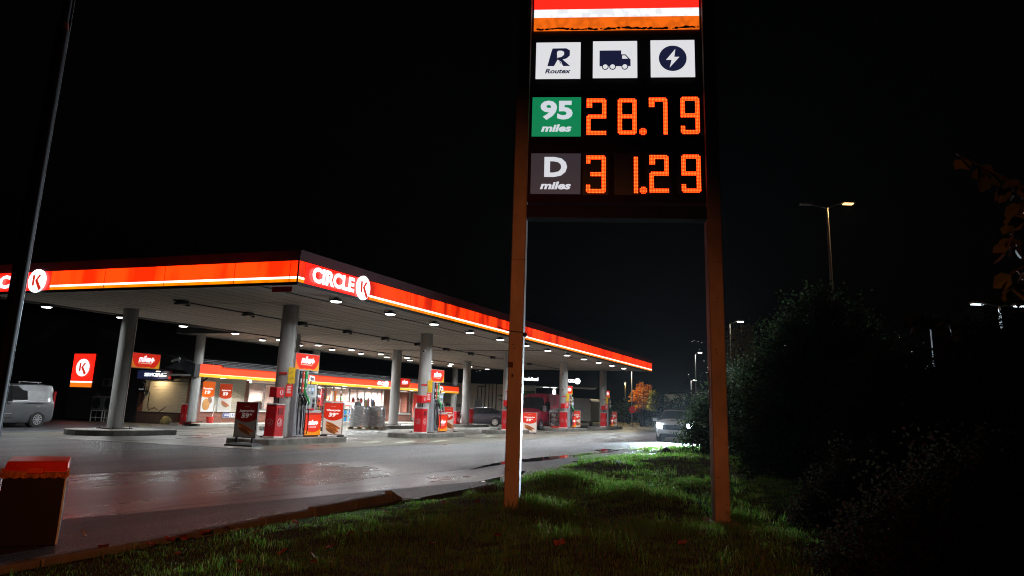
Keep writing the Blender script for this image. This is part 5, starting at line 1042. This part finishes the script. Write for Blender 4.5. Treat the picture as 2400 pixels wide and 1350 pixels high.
f = MB(); f.box(-.02, .12, -.9, .9, .3, .62); f.box(1.6, 5.4, -.995, -.97, .45, .56); f.build("bumper", mat("plastic_dark", (.08, .06, .06), .6), rv)
f = MB(); f.box(-.015, .05, -.55, .55, .7, .95); f.build("grille", M_blk, rv)
for s_ in (-1, 1): f = MB(); f.box(0.0, .12, s_*.82-.12, s_*.82+.12, .8, 1.0); f.build("headlight", mat("lamp_lens", (.5, .5, .5), .15), rv)
# black car
q = at(1052, 990, 67.); bc = thing("parked_car", "black hatchback parked beyond the islands, in front of the white trailer", "car", (q[0], q[1], 0), math.radians(-64))
st = [(0, .35, .5, .62, .64, .7, .5), (.1, .25, .52, .74, .76, .84, .62), (.9, .2, .55, .88, .94, .9, .7), (1.2, .2, .56, .92, 1.0, .91, .7), (2.0, .2, .58, .95, 1.42, .91, .62), (2.6, .2, .58, .96, 1.5, .91, .62), (3.3, .2, .58, .98, 1.47, .91, .62), (4.1, .2, .6, .99, 1.2, .9, .62), (4.5, .25, .6, .98, 1.04, .86, .66), (4.65, .35, .6, .8, .84, .78, .6)]
loft(st, paintm("car_black", (.07, .07, .09), .22), M_glz, bc, side=[(3, 7)], front=[(3, 4), (6, 7)]); arch(bc, (.9, 3.65), .9, .34); wheels(bc, (.9, 3.65), .92, .34, spokes=10, rim=mat('alloy', (.8, .8, .8), .3, .2))
# white electric suv with headlights on
sv = thing("moving_car", "white SUV with lit headlights driving towards the camera, half behind the hedge", "car", (24.0, -6.52, 0), .14)
st = [(0, .42, .62, .78, .82, .80, .62), (.06, .30, .62, .93, .97, .91, .70), (.22, .22, .62, 1.0, 1.04, .94, .74), (1.0, .2, .64, 1.06, 1.12, .95, .76), (1.25, .2, .66, 1.08, 1.16, .95, .74), (2.05, .2, .68, 1.1, 1.58, .95, .66), (2.5, .2, .68, 1.1, 1.64, .95, .66), (3.6, .2, .68, 1.12, 1.6, .95, .66), (4.3, .25, .7, 1.12, 1.2, .92, .68), (4.45, .35, .7, 1., 1.04, .88, .66)]
loft(st, paintm("car_white", (.62, .64, .66), .3, 0), M_glz, sv, side=[(4, 8)], front=[(4, 5), (7, 8)]); arch(sv, (.9, 3.6), .94, .36); wheels(sv, (.9, 3.6), .96, .36)
f = MB(); f.add([(-.02, -.60, .62), (-.02, .60, .62), (-.02, .66, .86), (-.02, -.66, .86)], [(3, 2, 1, 0)]); f.add([(-.03, -.7, .25), (-.03, .7, .25), (-.03, .55, .40), (-.03, -.55, .40)], [(3, 2, 1, 0)]); f.build("grille", mat("grille_blue", (.02, .03, .05), .4), sv)
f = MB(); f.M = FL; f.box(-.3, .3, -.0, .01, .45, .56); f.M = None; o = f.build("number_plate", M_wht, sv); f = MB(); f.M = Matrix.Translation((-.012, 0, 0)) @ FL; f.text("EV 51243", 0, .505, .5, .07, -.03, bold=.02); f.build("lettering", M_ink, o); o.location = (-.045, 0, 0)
f = MB()
for s_ in (-1, 1): f.rbox(1.15, 1.32, s_*1.06-.11, s_*1.06+.11, 1.02, 1.18, .03)
f.build("mirror", MATS["car_white"], sv)
f = MB(); f.add([(.42, -.20, 1.075), (.42, .22, 1.075), (.78, .22, 1.115), (.78, -.20, 1.115)], [(0, 1, 2, 3)], 0); f.build("bonnet_decal", mat("decal_dark", (.04, .04, .04), .5, var=.5, scale=9), sv)
for s_ in (-1, 1):
    f = MB(); f.add([(-.03, s_*.60, .70), (-.0, s_*.92, .74), (.05, s_*.92, .98), (-.02, s_*.64, .90)], [(0, 1, 2, 3) if s_ < 0 else (3, 2, 1, 0)]); f.build("headlight", em("headlamp", (.72, .88, 1), 60), sv)  # lens drawn larger to imitate the headlight's glare
    l = alight("beam", sv, (-.12, s_*.78, .80), 19000, (.72, .88, 1), .07, kind='SPOT', spot=80, blend=1.); aim(l, (-1, s_*.02-.10, -.015))
# person
def person(loc, rot, label):
    t = thing("person", label, "person", loc, rot)
    J = {'pel': (0, 0, .95), 'sp': (0, 0, 1.15), 'ch': (0, .0, 1.34), 'nk': (0, -.01, 1.47), 'hd': (0, -.03, 1.60), 'top': (0, -.03, 1.71), 'sl': (.17, 0, 1.40), 'el': (.24, -.02, 1.13), 'wl': (.22, -.16, .93), 'sr': (-.17, 0, 1.40), 'er': (-.24, .02, 1.13), 'wr': (-.22, -.16, .95),
         'hl': (.09, 0, .90), 'kl': (.11, -.02, .5), 'al': (.11, .03, .09), 'tl': (.12, -.14, .03), 'hr': (-.09, 0, .90), 'kr': (-.11, -.05, .5), 'ar': (-.11, .02, .09), 'tr': (-.12, -.15, .03)}
    Rd = {'pel': .14, 'sp': .13, 'ch': .155, 'nk': .055, 'hd': .095, 'top': .07, 'sl': .07, 'el': .05, 'wl': .035, 'sr': .07, 'er': .05, 'wr': .035, 'hl': .1, 'kl': .065, 'al': .045, 'tl': .035, 'hr': .1, 'kr': .065, 'ar': .045, 'tr': .035}
    E_ = [('pel', 'sp'), ('sp', 'ch'), ('ch', 'nk'), ('nk', 'hd'), ('hd', 'top'), ('ch', 'sl'), ('sl', 'el'), ('el', 'wl'), ('ch', 'sr'), ('sr', 'er'), ('er', 'wr'), ('pel', 'hl'), ('hl', 'kl'), ('kl', 'al'), ('al', 'tl'), ('pel', 'hr'), ('hr', 'kr'), ('kr', 'ar'), ('ar', 'tr')]
    for sd, wn in ((1, 'wl'), (-1, 'wr')):     # palm and fingers
        w_ = Vector(J[wn]); J[wn+'p'] = tuple(w_+Vector((0, -.03, -.07))); Rd[wn+'p'] = .028; E_.append((wn, wn+'p'))
        for k, (dx, ln) in enumerate(((-.026, .055), (-.009, .065), (.009, .062), (.025, .05))):
            a = wn+'f%d' % k; b = a+'e'; J[a] = tuple(w_+Vector((dx, -.05, -.105))); J[b] = tuple(w_+Vector((dx, -.04, -.105-ln))); Rd[a] = .009; Rd[b] = .007; E_ += [(wn+'p', a), (a, b)]
        J[wn+'t'] = tuple(w_+Vector((-sd*.045, -.06, -.08))); Rd[wn+'t'] = .009; E_.append((wn+'p', wn+'t'))
    ks = list(J); me = D.meshes.new("person"); me.from_pydata([J[k] for k in ks], [(ks.index(a), ks.index(b)) for a, b in E_], [])
    o = D.objects.new("body", me); sc.collection.objects.link(o); o.parent = t; m = o.modifiers.new("skin", 'SKIN')
    for i, k in enumerate(ks): me.skin_vertices[0].data[i].radius = (Rd[k], Rd[k]*(.75 if k in ('pel', 'sp', 'ch') else 1)); me.skin_vertices[0].data[i].use_root = (k == 'pel')
    m.use_smooth_shade = True; s_ = o.modifiers.new("sub", 'SUBSURF'); s_.levels = s_.render_levels = 1; me.materials.append(mat("skin_tone", (.4, .22, .15), .5))
    def cloth(nm, segs, m_):
        f = MB()
        for pts, rs in segs: f.tube([J[k] if isinstance(k, str) else k for k in pts], rs, 14)
        f.build(nm, m_, t)
    cloth("jacket", [(((0, 0, .86), 'sp', 'ch', (0, 0, 1.44), (0, -.005, 1.47)), [.185, .175, .19, .13, .075]), (((.12, 0, 1.40), 'sl', 'el', (.225, -.13, .97)), [.08, .088, .07, .055]), (((-.12, 0, 1.40), 'sr', 'er', (-.225, -.13, .99)), [.08, .088, .07, .055])], mat("jacket_dark", (.025, .027, .03), .7))
    cloth("trousers", [(((.05, 0, .95), 'hl', 'kl', (.11, .03, .1)), [.12, .115, .082, .065]), (((-.05, 0, .95), 'hr', 'kr', (-.11, .02, .1)), [.12, .115, .082, .065])], mat("trousers_black", (.012, .012, .015), .7))
    f = MB(); f.ball((0, -.01, 1.655), .108, 14, 10, sq=(.92, 1.05, .95)); f.build("hair", mat("hair_brown", (.05, .03, .02), .6), t)
    f = MB(); f.ball((0, -.145, 1.60), .018, 6, 4); f.build("nose", MATS["skin_tone"], t)
    for s2 in (-1, 1):
        f = MB(); f.ball((s2*.095, -.02, 1.60), .025, 6, 5, sq=(.4, .8, 1)); f.build("ear", MATS["skin_tone"], t); f = MB(); f.ball((s2*.035, -.125, 1.625), .012, 6, 4); f.build("eye", M_blk, t)
        f = MB(); f.ball((s2*.115, -.06, .05), .09, 10, 6, sq=(.6, 1.5, .55)); f.build("shoe", M_blk, t)
    return t
q = pt(838, 960, 18.2); person((q[0], 18.2, .11), math.pi*.9, "dark-clothed person walking to the shop door, behind the pallets")
# white trailer, camper, far truck canopy
q = at(1160, 980, 82.); tr = thing("semi_trailer", "white box trailer with green arrow stripes parked behind the black car", "trailer", (q[0], q[1], 0), math.radians(21.98-90))
f = MB(); f.rbox(-5.2, 4.0, 0, 2.5, 1.05, 3.75, .04); f.build("box_body", mat("trailer_white", (.85, .84, .7), .4, 0, .15, .6, stretch=(.4, 1, 1)), tr)
f = MB(); f.add([(-.0, -.01, 2.6), (2.4, -.01, 3.2), (3.9, -.01, 3.2), (3.9, -.01, 2.9), (1.6, -.01, 2.5)], [(0, 4, 3, 2, 1)], 0); f.add([(.2, -.01, 2.3), (3.0, -.01, 2.2), (3.9, -.01, 1.5), (2.2, -.01, 1.6)], [(0, 3, 2, 1)], 1); f.build("stripe", [mat("stripe_green", (.08, .22, .03), .4), mat("stripe_dark", (.06, .09, .06), .4)], tr)
f = MB(); f.text("Framtid", -3.9, 1.6, 1.9, .4, -.01, bold=.03); f.build("lettering", M_dark, tr); f = MB(); f.box(-5, 3.8, .2, 2.3, .7, 1.04); f.build("chassis", M_blk, tr)
wheels_x = (-4.2, -3.0, 2.6)
for x in wheels_x: wheel(tr, x, .25, .48, rim=M_gry, spokes=6)
q = at(1143, 930, 78); t = thing("pipe_rack", "dark frame of upright pipes standing before the white trailer", "pipe rack", (q[0], q[1], 0), math.radians(21.98-90)); f = MB()
for a in (-.95, -.6, -.25, .1, .45, .8): f.cyl((a, 0, 0), (a, 0, 3.7 if a > -.3 else 3.4), .05, n=6)
f.cyl((-.95, 0, 3.4), (-.25, 0, 3.4), .05, n=6); f.cyl((-.25, 0, 3.7), (.8, 0, 3.7), .05, n=6); f.box(-1.2, -.5, -.05, .05, 1.3, 2.2); f.cyl((.2, 0, 3.7), (.2, 0, 5.2), .03, n=5); f.build("pipes", M_blk, t)
q = at(1357, 985, 76.); cv = thing("parked_camper", "pale camper with rounded roof behind the fourth pump", "camper", (q[0], q[1], 0), .1)
f = MB(); P = [(-1.15, .5), (1.1, .5), (1.1, 2.3), (.95, 2.55), (-1.0, 2.6), (-1.15, 2.4)]; f.M = FL; f.prism(P, -.0, 5.); f.build("body", mat("camper_cream", (.35, .35, .32), .45), cv, bevel=.08); f = MB(); f.M = FL; f.box(-1.1, 1.05, -.02, -.005, 1.95, 2.0); f.box(-.5, .5, -.02, -.005, 1.3, 1.8); f.build("trim", M_gry, cv)
for s_ in (-1, 1): wheel(cv, .9, s_*.95, .33, sgn=s_, rim=M_gry)
q0 = at(1200, 903, 95); q1 = at(1400, 903, 95); tc_ = thing("truck_canopy", "dark far canopy lettered Truckdiesel above lit white columns", "canopy", (q0[0], q0[1], 0), math.atan2(q1[1]-q0[1], q1[0]-q0[0])); WL = float(np.hypot(*(q1-q0)[:2])); zc = float(q0[2])
f = MB(); f.box(0, WL, 0, 5, zc, zc+1.6); f.build("fascia", mat("truck_fascia", (.008, .01, .02), .4), tc_); f = MB(); f.box(.1, WL-.1, .1, 4.9, zc-.08, zc-.005); f.build("soffit", M_wht, tc_)
f = MB(); u = lambda px_: (px_-1200)/200*WL
f.text("Truckdiesel", u(1242), zc+.78, u(1262)-u(1223), .42, -.02, bold=.04); f.text("CIRCLE", u(1341), zc+.70, u(1350)-u(1331), .38, -.02, bold=.04); roundel(f, u(1353.5), zc+.68, .33, -.02); f.build("lettering", E_wht, tc_)
f = MB()
for x in (u(1300),): f.cyl((x, 2, 0), (x, 2, zc), .22, n=14)
f.build("column", M_wht, tc_); f = MB()
for x in (u(1280), u(1298)): f.cyl((x, 1, zc-.12), (x, 1, zc-.09), .3, n=12)
f.build("downlight", E_led, tc_); alight("lamp_light", tc_, (u(1290), 1, zc-.2), 700, (1, .97, .9), .3, 165)
q = at(1482, 985, 85); t = thing("no_entry_sign", "small round red no-entry sign below the orange tree", "road sign", (q[0], q[1], 0), math.radians(22-90)); MB().cyl((0, .03, 0), (0, .03, 1.7), .03, n=6).build("post", M_gry, t)
z = float(at(1482, 960, 85)[2]); f = MB(); f.cyl((0, 0, z), (0, -.02, z), .33, n=24, mi=0, smooth=False); f.box(-.22, .22, -.03, -.021, z-.05, z+.05, 1); f.build("disc", [em("retro_red", (.7, .01, .02), .25), mat("retro_white", (.6, .5, .5), .5)], t)
# ================================================================== STREET LAMPS
def street_lamp(px_top, dist, px_base_x, label, heads, col, power, hl=.62, em_s=30, pole_r=.07, lit=None, dim=False):
    top = at(px_top[0], px_top[1], dist); t = thing("street_lamp", label, "street lamp", (top[0], top[1], 0), math.radians(21.98-90), "street lamps in the distance" if dist > 30 else None)
    H = float(top[2]); f = MB(); f.cyl((0, 0, -.3), (0, 0, H), pole_r*1.25, pole_r*.75, 10); f.build("pole", M_steel, t)
    for i, (dx, dz) in enumerate(heads):
        f = MB(); f.tube([(0, 0, H-.05), (dx*.4, 0, H+dz*.6), (dx*.75, 0, H+dz)], .03, 5); f.build("arm", M_gry, t)
        s_ = 1 if dx > 0 else -1; f = MB(); f.rbox(min(dx*.7, dx*.7+s_*hl), max(dx*.7, dx*.7+s_*hl), -.15, .15, H+dz-.02, H+dz+.08, .03); h = f.build("head", M_gry, t)
        if lit is None or lit[i]:
            f = MB(); c = dx*.7+s_*hl*.5; f.box(c-hl*.40, c+hl*.40, -.12, .12, H+dz-.07, H+dz-.022); f.build("lens", em("lens_%s" % (str(col)), col, em_s), h)
            if power: l = alight("lamp_light", t, (c, 0, H+dz-.12), power, col, .15, 170)
    return t
WARM = (1, .72, .40); COOL = (.80, .93, 1)
street_lamp((1938, 487), 37, 1945, "tall street lamp with one warm lit head above the dark trees", [(1.0, .25), (-.95, .12)], (1, .58, .22), 110, .5, 2.6, lit=(True, False))
street_lamp((2341, 717), 45, 0, "double-headed street lamp with cool white heads at the right edge", [(-1.05, .08), (1.0, .05)], COOL, 90, .62, 2.5)
street_lamp((1629, 832), 100, 0, "distant street lamp seen just left of the sign's right post", [(.5, .3)], (1, .95, .8), 300, .5, 20, .08)
street_lamp((1619, 892), 125, 0, "farther short street lamp left of the sign's right post", [(.5, .1)], (1, .95, .85), 300, .5, 20, .08)
street_lamp((1710, 760), 62, 0, "street lamp with warm head beside the birch right of the post", [(.8, .25)], (1, .88, .6), 260, .5, 12, .05)
street_lamp((1808, 882), 120, 0, "distant cool street lamp seen through the dark trees", [(-.8, .25)], (.95, 1, .95), 200, .5, 14, .05)
sl = street_lamp((1481, 868), 88, 0, "street lamp behind the canopy's far tip above the orange tree", [(-.5, .02)], (1, .85, .55), 420, .4, 6, .06)
# streetlight on the road behind the photographer: the sodium light that colours the posts and the kerb
bl = thing("street_lamp", "sodium street lamp on the road behind the camera", "street lamp", (-33., -20., 0))
f = MB(); f.cyl((0, 0, 0), (0, 0, 5.5), .08, .05, 10); f.build("pole", M_steel, bl); f = MB(); f.rbox(0, .6, -.15, .15, 5.45, 5.55, .02); f.build("head", M_gry, bl)
f = MB(); f.box(.08, .52, -.1, .1, 5.41, 5.449); f.build("lens", em("sodium_lens", (1, .30, .06), 20), bl)
l = alight("lamp_light", bl, (.3, 0, 5.35), 6500, (1, .27, .07), .12, kind='SPOT', spot=27, blend=.8); l.rotation_euler = Vector((23.2, 10.4, -4.9)).to_track_quat('-Z', 'Y').to_euler()
# ================================================================== VEGETATION
def leaves(blobs, n, size, thick=.55, droop=0.):
    vol = np.array([b[3]**2 for b in blobs]); cnt = rng.multinomial(n, vol/vol.sum()); P = []
    for b, c in zip(blobs, cnt):
        u = rng.normal(size=(c, 3)); u /= np.linalg.norm(u, axis=1)[:, None]; r = b[3]*(thick+(1.12-thick)*rng.uniform(0, 1, c)**.7)
        k = 1+.30*np.sin(u[:, 0]*5+b[0])*np.sin(u[:, 2]*6+b[1])+.18*np.sin(u[:, 1]*13+u[:, 2]*9)+.5*(rng.uniform(0, 1, c) > .93)*rng.uniform(0, 1, c)
        P.append(np.array(b[:3])+u*(r*k)[:, None]*np.array([1, 1, b[4] if len(b) > 4 else 1]))
    P = np.concatenate(P); P = P[P[:, 2] > -.05]; n = len(P)
    a = rng.normal(size=(n, 3)); a[:, 2] = a[:, 2]*.6-droop; a /= np.linalg.norm(a, axis=1)[:, None]; b = np.cross(a, rng.normal(size=(n, 3))); b /= np.linalg.norm(b, axis=1)[:, None]
    s_ = size*rng.uniform(.6, 1.35, n)[:, None]; c = np.cross(a, b)
    V = np.stack([P, P+a*s_*.45+b*s_*.32+c*s_*.06, P+a*s_, P+a*s_*.45-b*s_*.32+c*s_*.06], 1).reshape(-1, 3); i = np.arange(n)[:, None]*4
    return V, np.concatenate([i+[0, 1, 2], i+[0, 2, 3]])
def blobpx(dist, L_):
    out = []
    for q in L_:
        c = at(q[0], q[1], dist+(q[3] if len(q) > 3 else 0)); out.append((c[0], c[1], c[2], q[2]*dist/FPX))
    return out
def plant(name, label, cat, dist, L_, n, size, m, grp=None, trunk=True, droop=0., tname="trunk", cname="crown", tr=.06):
    B = blobpx(dist, L_); bx = np.mean([b[0] for b in B]); by = np.mean([b[1] for b in B]); t = thing(name, label, cat, (bx, by, 0), 0, grp)
    V, Q = leaves([(b[0]-bx, b[1]-by, b[2], b[3]) for b in B], n, size, droop=droop); arr_mesh(cname, V, Q, m, t)
    f = MB(); z0 = max(.8, min(b[2]-b[3] for b in B)); zt = max(b[2] for b in B)
    f.tube([(0, 0, -.1), (.02, .03, z0*.6), (0, 0, (z0+zt)/2), (.03, 0, zt)], [tr*1.4, tr, tr*.6, tr*.2], 7)
    for b in B: f.tube([(0, 0, max(.1, min(b[2]*.5, z0))), ((b[0]-bx)*.5, (b[1]-by)*.5, b[2]*.72), (b[0]-bx, b[1]-by, b[2]), (b[0]-bx+.1*b[3], b[1]-by, b[2]+b[3]*.75)], [tr*.6, tr*.4, tr*.25, tr*.08], 5)
    f.build(tname, mat("bark", (.06, .045, .035), .85, var=.3), t); return t
Lg = leafmat("leaf_dark", [(.014, .024, .011), (.022, .035, .015), (.034, .045, .018)], .8, .8, .02); Lh = leafmat("leaf_hedge", [(.012, .02, .01), (.02, .028, .014), (.028, .036, .018)], .7, .5, .06)
Lr = leafmat("leaf_russet", [(.018, .024, .014), (.03, .022, .016), (.024, .03, .016), (.038, .018, .014)], .8, .7, .03); Ly = leafmat("leaf_yellow", [(.10, .10, .02), (.16, .12, .025), (.07, .09, .02)], .5)
Lo = leafmat("leaf_orange", [(.42, .10, .015), (.5, .17, .02), (.5, .27, .04)], .6, .7); Lyg = leafmat("leaf_lime", [(.22, .24, .04), (.3, .26, .05)], .55)
G_h = "dark shrubs and trees right of the road"
plant("hedge_shrub", "dense small-leaved shrub cutting across the white SUV's right side", "shrub", 33, [(1690, 960, 48), (1665, 1005, 55), (1640, 1045, 42), (1625, 1015, 26), (1650, 970, 28), (1700, 1050, 60), (1745, 985, 75), (1735, 905, 55), (1770, 1070, 70), (1690, 1085, 40)], 34000, .085, Lh, G_h, tname="stem", cname="foliage")
plant("birch_tree", "small yellowish birch just right of the sign's right post", "tree", 48, [(1740, 790, 28), (1735, 830, 36), (1755, 870, 42), (1725, 880, 30), (1745, 930, 45)], 9000, .10, Ly, G_h, droop=.8)
plant("leafy_tree", "tall dark tree below the warm street lamp, crown reaching highest", "tree", 24, [(1925, 715, 40), (1900, 770, 62), (1975, 775, 60), (1850, 830, 66), (1930, 860, 95), (2020, 840, 66), (1880, 950, 100), (1990, 950, 100), (1800, 900, 50)], 42000, .085, Lg, G_h, tr=.12)
plant("leafy_tree", "lower dark tree between the tall tree and the sign post", "tree", 21, [(1810, 960, 70), (1850, 1030, 80), (1780, 1050, 55), (1900, 1060, 90), (1820, 1110, 60)], 22000, .08, Lg, G_h, tr=.08)
plant("leafy_tree", "dark tree right of centre with the red sign rising behind it", "tree", 19, [(2090, 880, 60), (2150, 940, 80), (2070, 970, 90), (2200, 1010, 90), (2030, 1060, 90), (2130, 1080, 90)], 30000, .08, Lg, G_h, tr=.1)
plant("russet_shrub", "large russet-leaved shrub at the right edge under the double lamp", "shrub", 13, [(2330, 870, 85), (2400, 820, 80), (2270, 930, 80), (2360, 980, 110), (2250, 1040, 100), (2440, 940, 100), (2180, 1090, 90), (2330, 1110, 120)], 42000, .06, Lr, G_h, tname="stem", cname="foliage", droop=.3)
plant("russet_shrub", "low russet shrub nearest the camera in the bottom right corner", "shrub", 8.6, [(2300, 1230, 140), (2180, 1270, 120), (2420, 1200, 130), (2070, 1310, 90), (2400, 1330, 140), (1970, 1350, 60)], 34000, .045, Lr, G_h, tname="stem", cname="foliage", droop=.3)
plant("russet_shrub", "middle russet shrub between the grass and the dark trees", "shrub", 12, [(2050, 1150, 80), (1960, 1180, 60), (2140, 1160, 90), (2250, 1170, 80), (1900, 1215, 40)], 26000, .05, Lr, G_h, tname="stem", cname="foliage")
plant("orange_tree", "small orange autumn tree lit at the far end of the road", "tree", 90, [(1500, 918, 11), (1517, 922, 9), (1492, 933, 12), (1511, 941, 13), (1499, 955, 10), (1503, 903, 6), (1519, 908, 5), (1487, 920, 5)], 1500, .30, Lo, None, tr=.12)
plant("lime_tree", "small yellow-green tree touching the orange one", "tree", 89, [(1532, 928, 9), (1534, 942, 10), (1530, 955, 9)], 700, .28, Lyg, None)
plant("round_shrub", "dark shrub mass on the far verge below the orange tree", "shrub", 92, [(1470, 965, 24), (1515, 972, 22), (1560, 965, 26), (1600, 955, 24), (1430, 968, 18)], 4200, .3, Lg, "far dark shrubs")
plant("round_shrub", "dark shrub behind the white SUV's roof", "shrub", 75, [(1640, 950, 26), (1680, 940, 28), (1610, 965, 18)], 3000, .25, Lg, "far dark shrubs")
# near overhanging twigs with broad leaves
def twig(label, dist, pts, lsz, n):
    P = [at(x, y, dist+d) for x, y, d in pts]; t = thing("leafy_branch", label, "branch", tuple(P[0]), 0, "overhanging branches with broad leaves")
    f = MB(); f.tube([tuple(p-P[0]) for p in P], [.012]+[.007]*(len(P)-2)+[.003], 6); f.build("twig", MATS["bark"], t)
    g = MB()
    for k in range(n):
        u = rng.uniform(0, len(P)-1.001); i = int(u); c = P[i]+(P[i+1]-P[i])*(u-i)-P[0]; a = rng.uniform(0, 6.28); s_ = lsz*rng.uniform(.7, 1.2)
        ax = np.array([math.cos(a)*.6, math.sin(a)*.6, -rng.uniform(.3, 1.1)]); ax /= np.linalg.norm(ax); bx = np.cross(ax, rng.normal(size=3)); bx /= np.linalg.norm(bx); cx = np.cross(ax, bx)
        o = c+ax*s_*.3; L2 = [(0, 0, 0), (.25, .36, .06), (.6, .40, .10), (1, 0, .0), (.6, -.40, .10), (.25, -.36, .06), (.45, 0, -.02)]
        g.add([tuple(o+(ax*q[0]+bx*q[1]+cx*q[2])*s_) for q in L2], [(0, 1, 6), (1, 2, 6), (2, 3, 6), (3, 4, 6), (4, 5, 6), (5, 0, 6)])
        g.tube([tuple(c), tuple(o)], .0025, 4)
    g.build("leaf_cluster", leafmat("leaf_broad", [(.06, .07, .03), (.09, .08, .035), (.06, .075, .03)], .6), t)
twig("drooping branch with broad leaves entering at the upper right edge", 5.6, [(2440, 480, 0), (2380, 430, .1), (2310, 395, .15), (2240, 360, .2)], .11, 26)
twig("hanging spray of broad leaves below the upper right branch", 5.4, [(2460, 430, 0), (2400, 480, 0), (2375, 530, .05), (2370, 580, .1)], .11, 24)
twig("short leafy branch end at the right edge above the double lamp", 5.2, [(2470, 600, 0), (2410, 620, 0), (2370, 640, .05), (2360, 690, .1)], .10, 18)
twig("leafy branch end just above the dark red sign", 9, [(2260, 800, 0), (2220, 750, .1), (2170, 730, .15), (2120, 745, .2)], .17, 26)
# red sign in the bushes
q = at(2242, 765, 26); t = thing("roadside_sign", "dark red framed sign lettered STOLD half hidden in the bushes", "sign", (q[0], q[1], 0), math.radians(21.98-90)-.12); z = float(q[2]); f = MB(); f.box(-.66, .66, 0, .08, z-1.9, z); f.build("panel", mat("sign_maroon", (.3, .03, .03), .5), t)
f = MB(); 
for a, b, c, d in ((-.68, .68, z-.0, z+.03), (-.68, .68, z-1.93, z-1.901)): f.box(a, b, -.01, .09, c, d)
f.box(-.69, -.661, -.01, .09, z-1.9, z); f.box(.661, .69, -.01, .09, z-1.9, z); f.build("frame", mat("frame_dull", (.06, .05, .05), .7, spec=.1), t); f = MB(); f.text("STOLD", .02, z-.20, 1.0, .16, -.01, bold=.01); f.build("lettering", mat("sign_letters", (.5, .42, .42), .5), t); f = MB(); f.cyl((-.6, .1, 0), (-.6, .1, z), .04, n=6); f.cyl((.6, .1, 0), (.6, .1, z), .04, n=6); f.build("post", M_gry, t)
# lit warehouse wall far down the road
q = at(1640, 960, 130); t = thing("warehouse", "pale warehouse corner lit by two wall lamps far down the road", "building", (q[0], q[1], 0), math.radians(22-90)); f = MB(); f.box(-.5, 7, 0, 20, 0, 4.8); f.box(-4.8, -.9, 3, 20, 0, 4.4); f.build("wall", mat("wh_wall", (.4, .42, .36), .7), t); f = MB(); f.box(-.7, 7.2, -.1, 20.2, 4.8, 5.1); f.build("roof", M_dark, t)
for a in (.8, 1.9):
    f = MB(); f.rbox(a-.15, a+.15, -.45, -.05, 4.45, 4.6, .02); h = f.build("wall_lamp", M_dark, t); f = MB(); f.box(a-.1, a+.1, -.4, -.1, 4.4, 4.445); f.build("lens", em("wh_lens", (1, 1, .85), 40), h)
    alight("lamp_light", t, (a, -.5, 4.35), 170, (1, 1, .82), .2, 170)
# yellow-lit road verge behind the canopy's far end
tag(MB().box(78, 140, 2, 14, .0, .12).build("far_verge", mat("far_gravel", (.2, .17, .08), .8)), kind="structure")
q = at(1505, 960, 98); t = thing("street_lamp", "low sodium lamp lighting the far verge behind the canopy", "street lamp", (q[0]+4, q[1]+3, 0), 0, "street lamps in the distance"); MB().cyl((0, 0, 0), (0, 0, 5), .06, n=8).build("pole", M_gry, t); MB().rbox(-.3, .3, -.12, .12, 5, 5.1, .02).build("head", M_gry, t); alight("lamp_light", t, (0, 0, 4.9), 420, (1, .62, .15), .2, 150)
# dark hillside with the lights of a town
hv = []; nx = 60; sp = np.linspace(-48, 48, nx)
for i, a in enumerate(sp):
    an = _a-math.radians(a); h = 95+40*math.sin(a*.09+1)+18*math.sin(a*.31)+8*math.sin(a*.9)
    for dd, zz in ((420, -1), (700, h*.28), (1050, h*.72), (1300, h), (1500, h*.9)): hv.append((CAM[0]+dd*math.cos(an), CAM[1]+dd*math.sin(an), zz))
f = MB(); f.add(hv, [(i*5+k, (i+1)*5+k, (i+1)*5+k+1, i*5+k+1)[::-1] for i in range(nx-1) for k in range(4)], 0, True); tag(f.build("hills", mat("hill_forest", (.012, .015, .012), .9)), kind="structure")
f = MB(); pts = [(35, 803, 1.6), (70, 806, 2), (36, 819, 1.6), (41, 819, 1.4), (111, 770, 1.2), (1622, 800, 1), (1636, 801, 1), (1645, 803, 1.), (1650, 846, 1.2), (1614, 878, 1.2), (1663, 849, 1), (1658, 861, 1), (1655, 873, 1), (1735, 754, 1.5), (2030, 805, 2.4), (2033, 805, 2), (1986, 805, 1.2), (2125, 822, 1), (2154, 803, 1), (1659, 928, 2.2), (2190, 830, 1.2), (1840, 810, 1), (1920, 863, 1), (1700, 905, 1.2), (1730, 872, 1)]
pts += [(rng.uniform(2085, 2190), 858+rng.normal(0, 4), rng.uniform(.7, 1.5)) for _ in range(26)]+[(rng.uniform(2080, 2200), rng.uniform(790, 850), rng.uniform(.5, .9)) for _ in range(10)]+[(rng.uniform(1610, 1665), rng.uniform(795, 900), rng.uniform(.5, 1)) for _ in range(5)]
pts += [(1125, 869, 1), (1117, 871, .7), (610, 832, .8), (845, 178-0+700, .7)]
for x, y, s_ in pts:
    c = at(x, y, 410); r = .085*s_; f.box(c[0]-r, c[0]+r, c[1]-r, c[1]+r, c[2]-r*.8, c[2]+r*.8)
tag(f.build("town_lights", em("town_glow", (1, .93, .8), 3.2)), "scattered lights of houses on the dark hillside", "lights", kind="stuff")
# ================================================================== thin night haze, also standing in for lens halos around lamps
def air():
    m, t = nodes("night_air"); o = t.nodes["Material Output"]; t.nodes.remove(t.nodes["Principled BSDF"]); v = t.nodes.new("ShaderNodeVolumePrincipled")
    v.inputs["Density"].default_value = .00006; v.inputs["Color"].default_value = (.78, .85, .92, 1); v.inputs["Anisotropy"].default_value = .65
    t.links.new(v.outputs[0], o.inputs["Volume"]); return m
tag(MB().box(-60, 330, -130, 130, -1.6, 16).build("haze", air()), kind="stuff")
sc.cycles.volume_bounces = 0
